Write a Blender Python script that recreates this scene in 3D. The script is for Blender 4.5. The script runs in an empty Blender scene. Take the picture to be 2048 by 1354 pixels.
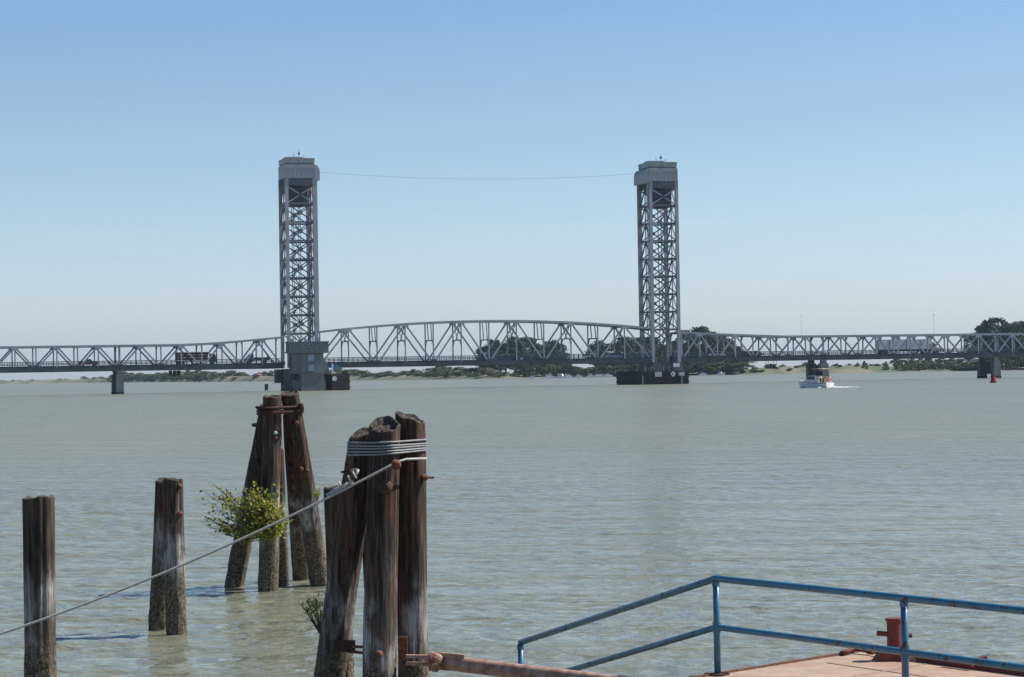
import bpy, bmesh, math, random
import numpy as np
from mathutils import Vector, Matrix, noise
random.seed(7); RNG = np.random.default_rng(11)
S = bpy.context.scene
COL = S.collection
R = math.radians

# ------------------------------------------------------------------ camera
F = 4700.0                                   # focal length in photo pixels (2048 wide)
CAMZ = 4.0
PITCH, ROLL = math.atan(67 / F), math.atan(0.0165)
f_ = Vector((0, math.cos(PITCH), math.sin(PITCH)))
r0, u0 = Vector((1, 0, 0)), Vector((0, -math.sin(PITCH), math.cos(PITCH)))
r_ = r0 * math.cos(ROLL) - u0 * math.sin(ROLL)
u_ = u0 * math.cos(ROLL) + r0 * math.sin(ROLL)
CAM = Vector((0, 0, CAMZ))
cd = bpy.data.cameras.new('camera'); cam = bpy.data.objects.new('camera', cd); COL.objects.link(cam)
cd.sensor_width = 36; cd.lens = 36 * F / 2048; cd.clip_start = 0.5; cd.clip_end = 40000
m = Matrix((r_, u_, -f_)).transposed().to_4x4(); m.translation = CAM
cam.matrix_world = m
S.camera = cam

# ------------------------------------------------------------------ sky, sun, exposure
SUN_AZ, SUN_EL = 77.0, 49.0                  # azimuth clockwise from +Y
sdir = Vector((math.sin(R(SUN_AZ)) * math.cos(R(SUN_EL)), math.cos(R(SUN_AZ)) * math.cos(R(SUN_EL)), math.sin(R(SUN_EL))))
W = bpy.data.worlds.new('World'); S.world = W; W.use_nodes = True
wn, wl = W.node_tree.nodes, W.node_tree.links
bg = wn['Background']; bg.inputs[1].default_value = 0.1
sky = wn.new('ShaderNodeTexSky'); sky.sky_type = 'NISHITA'; sky.sun_disc = False
sky.sun_elevation = R(SUN_EL); sky.sun_rotation = R(SUN_AZ)
sky.altitude = 0; sky.air_density = 1.0; sky.dust_density = 0.6; sky.ozone_density = 2.5
hs = wn.new('ShaderNodeHueSaturation'); hs.inputs['Saturation'].default_value = 1.0; hs.inputs['Value'].default_value = 1.04
tcw = wn.new('ShaderNodeTexCoord'); spw = wn.new('ShaderNodeSeparateXYZ'); wl.new(tcw.outputs['Generated'], spw.inputs[0])
tint = wn.new('ShaderNodeValToRGB'); te = tint.color_ramp.elements           # summer air: bluer aloft, whiter at the horizon
te[0].position, te[0].color = 0.0, (.88, .98, 1.33, 1); te[1].position, te[1].color = 1.0, (.60, .70, .85, 1)
for p_, c_ in ((.03, (.885, .965, 1.215)), (.073, (.81, .91, 1.075)), (.115, (.78, .845, .955)), (.157, (.70, .83, .97)), (.35, (.60, .70, .85))):
    q_ = te.new(p_); q_.color = (*c_, 1)
wl.new(spw.outputs[2], tint.inputs[0])
mulw = wn.new('ShaderNodeMixRGB'); mulw.blend_type = 'MULTIPLY'; mulw.inputs[0].default_value = 1
wl.new(sky.outputs[0], mulw.inputs[1]); wl.new(tint.outputs[0], mulw.inputs[2])
wl.new(mulw.outputs[0], hs.inputs['Color']); wl.new(hs.outputs[0], bg.inputs[0])
sl = bpy.data.lights.new('sun', 'SUN'); sl.energy = 5.0; sl.angle = R(0.5); sl.color = (1, .96, .89)
so = bpy.data.objects.new('sun', sl); COL.objects.link(so); so.rotation_euler = sdir.to_track_quat('Z', 'Y').to_euler()
S.view_settings.view_transform = 'Standard'; S.view_settings.look = 'None'
S.view_settings.exposure = 0.35; S.view_settings.gamma = 1
S.cycles.max_bounces = 6; S.cycles.volume_bounces = 0; S.cycles.use_denoising = True

# ------------------------------------------------------------------ placing helpers
def P(x, y, Z):                              # photo pixel + depth -> world point
    return CAM + (f_ + r_ * ((x - 1024) / F) + u_ * ((677 - y) / F)) * Z
def PZ(x, y, z):                             # photo pixel + world height -> world point
    d = f_ + r_ * ((x - 1024) / F) + u_ * ((677 - y) / F)
    return CAM + d * ((z - CAMZ) / d.z)
def hor(x): return 744 - 0.0165 * (x - 1024)
AL = R(16.9); BD = 603.0                     # bridge line: distance and bearing of its nearest point
T = Vector((math.cos(AL), math.sin(AL), 0)); N = Vector((-math.sin(AL), math.cos(AL), 0)); UP = Vector((0, 0, 1))
def B(u, v, z): return N * (BD + v) + T * u + UP * z
def U(x, d=BD): return d * math.tan(AL + math.atan((x - 1024) / F))

# ------------------------------------------------------------------ object helpers
def props(o, label=None, cat=None, group=None, kind=None):
    for k, v in (('label', label), ('category', cat), ('group', group), ('kind', kind)):
        if v: o[k] = v
    return o
def thing(name, label, cat, loc=(0, 0, 0), group=None, rz=0.0):
    o = bpy.data.objects.new(name, None); COL.objects.link(o); o.location = loc; o.rotation_euler = (0, 0, rz)
    o.empty_display_size = .3
    return props(o, label, cat, group)
class MB:
    def __init__(s): s.v = []; s.f = []; s.mi = []; s.cur = 0
    def add(s, vs, fs):
        b = len(s.v); s.v += [Vector(p) for p in vs]; s.f += [tuple(i + b for i in q) for q in fs]; s.mi += [s.cur] * len(fs)
        return s
    def box(s, c, sz, X=Vector((1, 0, 0)), Y=Vector((0, 1, 0)), Zv=UP, taper=1.0):
        c = Vector(c); vs = []
        for k in (-.5, .5):
            t = taper if k > 0 else 1
            for a, b in ((-.5, -.5), (.5, -.5), (.5, .5), (-.5, .5)):
                vs.append(c + X * (a * sz[0] * t) + Y * (b * sz[1] * t) + Zv * (k * sz[2]))
        return s.add(vs, [(3, 2, 1, 0), (4, 5, 6, 7), (0, 1, 5, 4), (1, 2, 6, 5), (2, 3, 7, 6), (3, 0, 4, 7)])
    def bar(s, p, q, w, h, up=UP):
        p, q = Vector(p), Vector(q); d = q - p; L = d.length; d.normalize()
        if abs(d.dot(up)) > .95: up = T
        sd = d.cross(up).normalized(); uu = sd.cross(d)
        return s.box((p + q) / 2, (w, h, L), sd, uu, d)
    def tube(s, pts, r, seg=8, cap=True, closed=False):
        pts = [Vector(p) for p in pts]; n = len(pts); rs = r if hasattr(r, '__len__') else [r] * n
        vs, fs = [], []; a = None
        for i, p in enumerate(pts):
            if closed: d = pts[(i + 1) % n] - pts[i - 1]
            else: d = pts[min(i + 1, n - 1)] - pts[max(i - 1, 0)]
            d.normalize()
            if a is None: a = d.orthogonal().normalized()
            a = (a - d * a.dot(d)).normalized(); b = d.cross(a)
            for k in range(seg):
                t = 2 * math.pi * k / seg
                vs.append(p + (a * math.cos(t) + b * math.sin(t)) * rs[i])
        for i in range(n if closed else n - 1):
            j = (i + 1) % n
            for k in range(seg):
                l = (k + 1) % seg
                fs.append((i * seg + k, i * seg + l, j * seg + l, j * seg + k))
        if cap and not closed:
            fs.append(tuple(range(seg))[::-1]); fs.append(tuple((n - 1) * seg + k for k in range(seg)))
        return s.add(vs, fs)
    def prism(s, poly, o, X, Y, Zv, depth):    # poly in X,Y; extruded along Zv (centred)
        n = len(poly); o = Vector(o)
        vs = [o + X * a + Y * b - Zv * depth / 2 for a, b in poly] + [o + X * a + Y * b + Zv * depth / 2 for a, b in poly]
        fs = [tuple(range(n))[::-1], tuple(range(n, 2 * n))] + [(i, (i + 1) % n, n + (i + 1) % n, n + i) for i in range(n)]
        return s.add(vs, fs)
    def build(s, name, mat, parent=None, smooth=False, origin=None):
        o0 = Vector(origin) if origin is not None else Vector((0, 0, 0))
        me = bpy.data.meshes.new(name); me.from_pydata([p - o0 for p in s.v], [], s.f)
        for mm in (mat if isinstance(mat, (list, tuple)) else [mat]): me.materials.append(mm)
        me.polygons.foreach_set('material_index', s.mi)
        bm = bmesh.new(); bm.from_mesh(me); bmesh.ops.recalc_face_normals(bm, faces=bm.faces); bm.to_mesh(me); bm.free()
        if smooth: me.polygons.foreach_set('use_smooth', [k == 0 for k in s.mi])
        o = bpy.data.objects.new(name, me); COL.objects.link(o)
        if parent is not None: o.parent = parent
        else: o.location = o0
        return o
def copy_tree(o, parent=None):
    c = o.copy(); COL.objects.link(c)
    if parent is not None: c.parent = parent
    for ch in list(o.children): copy_tree(ch, c)
    return c

# ------------------------------------------------------------------ materials
def mat(name, c1, c2=None, scale=3.0, rough=.7, metal=0.0, stretch=(1, 1, 1), bump=0.0, lo=.35, hi=.65, spec=.5, coord='Object', detail=5):
    M = bpy.data.materials.new(name); M.use_nodes = True; nt = M.node_tree; n, l = nt.nodes, nt.links
    b = n['Principled BSDF']; b.inputs['Roughness'].default_value = rough; b.inputs['Metallic'].default_value = metal
    b.inputs['Specular IOR Level'].default_value = spec
    b.inputs['Base Color'].default_value = (*c1, 1)
    if c2 is not None:
        tc = n.new('ShaderNodeTexCoord'); mp = n.new('ShaderNodeMapping'); mp.inputs['Scale'].default_value = stretch
        nz = n.new('ShaderNodeTexNoise'); nz.inputs['Scale'].default_value = scale; nz.inputs['Detail'].default_value = detail
        cr = n.new('ShaderNodeValToRGB'); cr.color_ramp.elements[0].position = lo; cr.color_ramp.elements[1].position = hi
        cr.color_ramp.elements[0].color = (*c1, 1); cr.color_ramp.elements[1].color = (*c2, 1)
        l.new(tc.outputs[coord], mp.inputs[0]); l.new(mp.outputs[0], nz.inputs[0]); l.new(nz.outputs[0], cr.inputs[0]); l.new(cr.outputs[0], b.inputs['Base Color'])
        if bump:
            bp = n.new('ShaderNodeBump'); bp.inputs['Strength'].default_value = 1; bp.inputs['Distance'].default_value = bump
            l.new(nz.outputs[0], bp.inputs['Height']); l.new(bp.outputs[0], b.inputs['Normal'])
    return M
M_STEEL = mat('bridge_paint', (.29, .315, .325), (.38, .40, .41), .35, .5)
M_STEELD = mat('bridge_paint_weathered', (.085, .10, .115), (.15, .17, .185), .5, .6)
M_BOT = mat('bridge_paint_shade', (.04, .05, .056), (.07, .082, .09), .4, .7)  # bridge paint with the shade along the bottom chord put into its colour
M_CLAD = mat('grey_cladding', (.27, .30, .31), (.33, .355, .365), .4, .55, stretch=(1, 1, .2))
M_COUNTER = mat('counterweight_concrete', (.07, .075, .08), (.11, .115, .12), .5, .9)
M_CONC = mat('pier_concrete', (.115, .13, .13), (.175, .19, .185), .35, .9, stretch=(1, 1, .35))
M_CONCD = mat('stained_concrete', (.06, .07, .072), (.10, .11, .11), .4, .9, stretch=(1, 1, .3))
M_ASPH = mat('asphalt', (.045, .045, .047), (.065, .065, .065), 2, .9)
M_TIMB = mat('tarred_timber', (.018, .02, .023), (.045, .042, .04), 1.2, .85, stretch=(1, 1, .15))
M_TIMBB = mat('brown_timber', (.05, .038, .03), (.09, .07, .055), 1.2, .85, stretch=(.3, .3, 1))
M_WHITE = mat('white_paint', (.75, .76, .76), (.62, .63, .63), 2, .5)
M_GLASS = mat('dark_glass', (.02, .03, .04), None, rough=.08)
M_PANE = mat('pale_glass', (.20, .27, .33), (.26, .33, .38), .8, .15)
M_RUBBER = mat('tyre_rubber', (.02, .02, .02), None, rough=.85)
M_TEAL = mat('teal_sign', (.01, .18, .30), None, rough=.5)
M_GREEN = mat('green_marker', (.005, .09, .05), (.008, .12, .06), 4, .5)
M_REDBUOY = mat('red_buoy_paint', (.30, .012, .02), (.22, .012, .015), 3, .5)
M_RUST = mat('rust', (.10, .035, .018), (.20, .085, .05), 22, .9, bump=.003)
M_RUSTD = mat('dark_rust', (.035, .018, .012), (.085, .04, .025), 18, .9, bump=.003)
M_PIPE = mat('rusty_pipe', (.26, .13, .088), (.48, .31, .23), 9, .85, stretch=(1, 1, 1), bump=.002)
M_OXIDE = mat('red_oxide_paint', (.13, .028, .022), (.20, .05, .038), 14, .75, bump=.001)
M_ROPE = mat('wire_rope', (.30, .29, .265), (.46, .445, .41), 60, .6, .0, bump=.002)
M_BARK = mat('bark', (.05, .04, .032), (.09, .075, .06), 1.5, .95, stretch=(1, 1, .2))
M_STEM = mat('twig', (.06, .045, .03), (.10, .075, .05), 30, .9)
M_HULL = mat('boat_gelcoat', (.66, .66, .63), (.74, .74, .71), 1.5, .35)
M_CANVAS = mat('dark_canvas', (.015, .02, .035), (.03, .035, .05), 4, .8)
M_TAN = mat('tan_canvas', (.45, .36, .27), (.52, .43, .33), 3, .8)

M_SEAM = mat('scuffed_weld', (.27, .165, .115), (.36, .25, .185), 12, .85)
def deck_material():
    M = mat('barge_deck', (.325, .225, .15), (.42, .305, .215), 5, .9, coord='Object', detail=8, bump=.003)
    nt = M.node_tree; n, l = nt.nodes, nt.links; b = n['Principled BSDF']
    src = b.inputs['Base Color'].links[0].from_socket
    tc = n.new('ShaderNodeTexCoord'); nz = n.new('ShaderNodeTexNoise'); nz.inputs['Scale'].default_value = 55; nz.inputs['Detail'].default_value = 3
    nb = n.new('ShaderNodeTexNoise'); nb.inputs['Scale'].default_value = 1.7; nb.inputs['Detail'].default_value = 6
    l.new(tc.outputs['Object'], nz.inputs[0]); l.new(tc.outputs['Object'], nb.inputs[0])
    r1 = n.new('ShaderNodeValToRGB'); r1.color_ramp.elements[0].position = .62; r1.color_ramp.elements[1].position = .72
    l.new(nz.outputs[0], r1.inputs[0])
    m1 = n.new('ShaderNodeMixRGB'); m1.inputs[2].default_value = (.19, .10, .07, 1); l.new(src, m1.inputs[1]); l.new(r1.outputs[0], m1.inputs[0])
    r2 = n.new('ShaderNodeValToRGB'); r2.color_ramp.elements[0].position = .50; r2.color_ramp.elements[1].position = .66
    l.new(nb.outputs[0], r2.inputs[0])
    m2 = n.new('ShaderNodeMixRGB'); m2.inputs[2].default_value = (.35, .195, .14, 1); l.new(m1.outputs[0], m2.inputs[1]); l.new(r2.outputs[0], m2.inputs[0])
    l.new(m2.outputs[0], b.inputs['Base Color']); return M
M_DECK = deck_material()

def chipped(name, base, base2, chip, amount=.62, scale=9):
    M = mat(name, base, base2, 5, .42); nt = M.node_tree; n, l = nt.nodes, nt.links; b = n['Principled BSDF']; b.inputs['Coat Weight'].default_value = .3; b.inputs['Coat Roughness'].default_value = .25
    src = b.inputs['Base Color'].links[0].from_socket
    tc = n.new('ShaderNodeTexCoord'); nz = n.new('ShaderNodeTexNoise'); nz.inputs['Scale'].default_value = scale; nz.inputs['Detail'].default_value = 7; nz.inputs['Roughness'].default_value = .65
    l.new(tc.outputs['Object'], nz.inputs[0])
    cr = n.new('ShaderNodeValToRGB'); cr.color_ramp.elements[0].position = amount; cr.color_ramp.elements[1].position = amount + .035
    l.new(nz.outputs[0], cr.inputs[0])
    mx = n.new('ShaderNodeMixRGB'); mx.inputs[2].default_value = (*chip, 1); l.new(src, mx.inputs[1]); l.new(cr.outputs[0], mx.inputs[0]); l.new(mx.outputs[0], b.inputs['Base Color'])
    r2 = n.new('ShaderNodeMapRange'); r2.inputs[3].default_value = .38; r2.inputs[4].default_value = .9; l.new(cr.outputs[0], r2.inputs[0]); l.new(r2.outputs[0], b.inputs['Roughness'])
    return M
M_BLUE = chipped('chipped_blue_paint', (.02, .12, .195), (.03, .16, .25), (.06, .032, .022), .585)

def wood_material():
    M = bpy.data.materials.new('weathered_pile_wood'); M.use_nodes = True; nt = M.node_tree; n, l = nt.nodes, nt.links
    b = n['Principled BSDF']; b.inputs['Roughness'].default_value = .9; b.inputs['Specular IOR Level'].default_value = .25
    g = n.new('ShaderNodeNewGeometry')
    def nz(scale, stretch, detail=6, rough=.6):
        mp = n.new('ShaderNodeMapping'); mp.inputs['Scale'].default_value = stretch; l.new(g.outputs['Position'], mp.inputs[0])
        t = n.new('ShaderNodeTexNoise'); t.inputs['Scale'].default_value = scale; t.inputs['Detail'].default_value = detail; t.inputs['Roughness'].default_value = rough
        l.new(mp.outputs[0], t.inputs[0]); return t.outputs[0]
    def ramp(src, *stops):
        c = n.new('ShaderNodeValToRGB'); e = c.color_ramp.elements
        e[0].position, e[0].color = stops[0][0], (*stops[0][1], 1); e[1].position, e[1].color = stops[-1][0], (*stops[-1][1], 1)
        for p, k in stops[1:-1]:
            x = e.new(p); x.color = (*k, 1)
        l.new(src, c.inputs[0]); return c.outputs[0]
    def mix(fac, a, c, mode='MIX'):
        x = n.new('ShaderNodeMixRGB'); x.blend_type = mode
        l.new(fac, x.inputs[0]); l.new(a, x.inputs[1]); l.new(c, x.inputs[2]); return x.outputs[0]
    def math_(op, a, c):
        x = n.new('ShaderNodeMath'); x.operation = op
        for i, s in ((0, a), (1, c)):
            if isinstance(s, (int, float)): x.inputs[i].default_value = s
            else: l.new(s, x.inputs[i])
        return x.outputs[0]
    grain = nz(22, (1, 1, .075), 9, .72); grain2 = nz(70, (1, 1, .03), 4)
    blot = nz(3.0, (1, 1, .35), 5)
    dark = ramp(grain, (.32, (.008, .007, .006)), (.46, (.042, .032, .025)), (.60, (.10, .074, .056)), (.76, (.20, .155, .12)))
    red = ramp(grain, (.34, (.010, .007, .006)), (.50, (.085, .046, .030)), (.74, (.21, .12, .08)))
    base = mix(ramp(blot, (.45, (0, 0, 0)), (.62, (1, 1, 1))), dark, red)
    # bleached band above the tide line, with torn streaky limits
    sep = n.new('ShaderNodeSeparateXYZ'); l.new(g.outputs['Position'], sep.inputs[0]); z = sep.outputs[2]
    streak = nz(9, (1, 1, .12), 6, .7)
    zz = math_('ADD', z, math_('MULTIPLY', math_('SUBTRACT', streak, .5), 2.2))
    up = n.new('ShaderNodeMapRange'); up.inputs[1].default_value = .75; up.inputs[2].default_value = 1.05; l.new(zz, up.inputs[0])
    dn = n.new('ShaderNodeMapRange'); dn.inputs[1].default_value = 1.9; dn.inputs[2].default_value = 1.35; l.new(zz, dn.inputs[0])
    band = math_('MULTIPLY', up.outputs[0], dn.outputs[0])
    gm = n.new('ShaderNodeMapRange'); gm.inputs[1].default_value = .40; gm.inputs[2].default_value = .62; l.new(grain, gm.inputs[0])
    lobes = nz(2.6, (1, 1, .55), 4); lm = n.new('ShaderNodeMapRange'); lm.inputs[1].default_value = .44; lm.inputs[2].default_value = .58; l.new(lobes, lm.inputs[0])
    fac = math_('MULTIPLY', band, math_('MULTIPLY', math_('ADD', math_('MULTIPLY', gm.outputs[0], .55), .4), math_('ADD', math_('MULTIPLY', lm.outputs[0], .82), .10)))
    grey = ramp(grain2, (.3, (.19, .18, .165)), (.62, (.66, .65, .62)))
    base = mix(fac, base, grey)
    # tidal growth below
    lo = n.new('ShaderNodeMapRange'); lo.inputs[1].default_value = 1.15; lo.inputs[2].default_value = .7; l.new(math_('ADD', z, math_('MULTIPLY', math_('SUBTRACT', streak, .5), 1.3)), lo.inputs[0])
    barn = nz(34, (1, 1, .8), 5, .7)
    tide = ramp(barn, (.38, (.018, .015, .011)), (.5, (.11, .09, .062)), (.64, (.29, .245, .17)))
    base = mix(math_('MULTIPLY', lo.outputs[0], .9), base, tide)
    l.new(base, b.inputs['Base Color'])
    bp = n.new('ShaderNodeBump'); bp.inputs['Distance'].default_value = .012; bp.inputs['Strength'].default_value = 1
    l.new(math_('ADD', grain, math_('MULTIPLY', barn, .4)), bp.inputs['Height']); l.new(bp.outputs[0], b.inputs['Normal'])
    return M
M_WOOD = wood_material()
M_WOODEND = mat('pile_end_grain', (.03, .022, .017), (.10, .08, .062), 25, .95, bump=.01)

# ------------------------------------------------------------------ water
def build_water():
    xs = np.arange(-28, 28.001, .08)
    ys = [13.0]
    while ys[-1] < 150: ys.append(ys[-1] + .04 + .0017 * ys[-1])
    ys = np.array(ys); nx, ny = len(xs), len(ys)
    X, Y = np.meshgrid(xs, ys)
    Zs = np.zeros_like(X); dy = np.gradient(ys)[:, None] * np.ones_like(X)
    rng = np.random.default_rng(3)
    for i in range(90):
        lam = .19 * (4.8 ** rng.random()); k = 2 * math.pi / lam
        th = R(250) + rng.normal(0, 1.05)                 # wind from the right, towards the lower left
        a = .0125 * lam ** .8 * (.5 + rng.random())
        fade = np.clip((lam / (dy * 2.2)) - .6, 0, 1)
        ph = rng.random() * 6.283
        w = k * (X * math.cos(th) + Y * math.sin(th)) + ph + .6 * np.sin(X * .13 + Y * .09 + i)
        Zs += a * fade * np.sin(w)
    gust = .75 + .35 * np.sin(X * .07 + 1.3 * np.sin(Y * .045)) * np.sin(Y * .06 + .8)
    edge = np.clip(np.minimum.reduce([(X + 28) / 3, (28 - X) / 3, (Y - 13) / 1.5, (150 - Y) / 30]), 0, 1)
    Zs *= gust * edge * .27
    co = np.stack([X, Y, Zs], -1).reshape(-1, 3)
    idx = np.arange(nx * ny).reshape(ny, nx)
    q = np.stack([idx[:-1, :-1], idx[:-1, 1:], idx[1:, 1:], idx[1:, :-1]], -1).reshape(-1, 4)
    e = ys[-1]; FAR = 9000.0
    outer = np.array([(-FAR, -60, 0), (FAR, -60, 0), (FAR, FAR, 0), (-FAR, FAR, 0)], float)
    b = nx * ny; co = np.vstack([co, outer])
    c00, c10, c11, c01 = idx[0, 0], idx[0, -1], idx[-1, -1], idx[-1, 0]
    ring = np.array([(b, b + 1, c10, c00), (b + 1, b + 2, c11, c10), (b + 2, b + 3, c01, c11), (b + 3, b, c00, c01)])
    q = np.vstack([q, ring])
    me = bpy.data.meshes.new('water'); me.vertices.add(len(co)); me.vertices.foreach_set('co', co.ravel())
    me.loops.add(q.size); me.loops.foreach_set('vertex_index', q.ravel().astype(np.int32))
    me.polygons.add(len(q)); me.polygons.foreach_set('loop_start', np.arange(0, q.size, 4, dtype=np.int32))
    me.polygons.foreach_set('use_smooth', np.ones(len(q), bool)); me.update(calc_edges=True); me.validate()
    M = bpy.data.materials.new('river_water'); M.use_nodes = True; nt = M.node_tree; n, l = nt.nodes, nt.links
    p = n['Principled BSDF']; p.inputs['IOR'].default_value = 1.333; p.inputs['Roughness'].default_value = .16
    g = n.new('ShaderNodeNewGeometry')
    def nz(scale, st, det=3, rot=0):
        mp = n.new('ShaderNodeMapping'); mp.inputs['Scale'].default_value = st; mp.inputs['Rotation'].default_value = (0, 0, rot); l.new(g.outputs['Position'], mp.inputs[0])
        t = n.new('ShaderNodeTexNoise'); t.inputs['Scale'].default_value = scale; t.inputs['Detail'].default_value = det; l.new(mp.outputs[0], t.inputs[0]); return t.outputs[0]
    cr = n.new('ShaderNodeValToRGB'); cr.color_ramp.elements[0].position = .3; cr.color_ramp.elements[1].position = .7
    cr.color_ramp.elements[0].color = (.168, .174, .122, 1); cr.color_ramp.elements[1].color = (.20, .198, .142, 1)
    l.new(nz(.05, (1, .35, 1), 4), cr.inputs[0]); l.new(cr.outputs[0], p.inputs['Base Color'])
    b1 = n.new('ShaderNodeBump'); b1.inputs['Distance'].default_value = .22; b1.inputs['Strength'].default_value = 1
    l.new(nz(1.3, (.8, 1.5, 1), 4, R(20)), b1.inputs['Height'])
    b2 = n.new('ShaderNodeBump'); b2.inputs['Distance'].default_value = .045; b2.inputs['Strength'].default_value = 1
    l.new(nz(7, (.7, 1.3, 1), 3, R(20)), b2.inputs['Height']); l.new(b1.outputs[0], b2.inputs['Normal'])
    # wind lanes and patches of chop, and the unresolved chop of the open river further out
    b3 = n.new('ShaderNodeBump'); b3.inputs['Distance'].default_value = .9; b3.inputs['Strength'].default_value = 1
    l.new(nz(.22, (.55, 1.5, 1), 5, R(12)), b3.inputs['Height']); l.new(b2.outputs[0], b3.inputs['Normal'])
    l.new(b3.outputs[0], p.inputs['Normal'])
    sp = n.new('ShaderNodeSeparateXYZ'); l.new(g.outputs['Position'], sp.inputs[0])
    mr = n.new('ShaderNodeMapRange'); mr.inputs[1].default_value = 40; mr.inputs[2].default_value = 130; mr.inputs[3].default_value = .08; mr.inputs[4].default_value = .33
    l.new(sp.outputs[1], mr.inputs[0]); l.new(mr.outputs[0], p.inputs['Roughness'])
    me.materials.append(M)
    o = bpy.data.objects.new('water', me); COL.objects.link(o)
    props(o, 'wide rippled grey green muddy river', 'water', kind='structure')
build_water()

# ------------------------------------------------------------------ far shore
SHX = np.array([-3000, -1200, 0, 150, 400, 560, 720, 1000, 1200, 1380, 1500, 1700, 1900, 2048, 3000, 5000], float)
SHZ = np.array([3600, 3100, 2686, 2600, 1960, 1690, 1567, 1400, 1446, 1440, 1440, 1424, 1446, 1446, 1400, 1350], float)
def shoreZ(x): return float(np.interp(x, SHX, SHZ))
def landz(x, off):
    z = np.interp(off, [-30, 0, 6, 20, 45, 70, 200, 600, 5000], [-1.2, -.1, .7, 1.5, 2.3, 2.5, 2.3, 2.3, 2.6])
    lev = np.interp(x, [-3000, 40, 90, 520, 600, 720, 940, 1480, 1530, 1700, 1780, 1900, 5000], [.6, .6, 1.6, 1.6, .8, 1.2, .4, .2, 2.3, 2.1, 1.4, .6, .6])
    return float(z + lev * np.interp(off, [8, 30, 60, 120], [0, 1, 1, .2]))
def build_land():
    cols = np.arange(-2900, 4900, 40); offs = [-30, 0, 4, 10, 20, 32, 45, 60, 90, 140, 260, 600, 1500, 4000]
    mb = MB(); vs = []
    for c in cols:
        for o in offs:
            Z = shoreZ(c) + o + (8 * noise.noise(Vector((c * .013, 0, 0))) if o < 100 else 0)
            z = landz(c, o) + (.35 * noise.noise(Vector((c * .05, o * .06, 3))) if o > 3 else 0)
            vs.append(((c - 1024) / F * Z, Z, z))
    k = len(offs); fs = [(i * k + j, (i + 1) * k + j, (i + 1) * k + j + 1, i * k + j + 1) for i in range(len(cols) - 1) for j in range(k - 1)]
    mb.add(vs, fs)
    M = mat('dry_bank', (.185, .165, .105), (.085, .11, .055), .05, .95, stretch=(1, .5, 1), lo=.40, hi=.58, detail=8)
    o = mb.build('riverbank', M, smooth=True)
    props(o, 'low far riverbank with dry tan grass and green patches', 'riverbank', kind='structure')
build_land()

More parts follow.
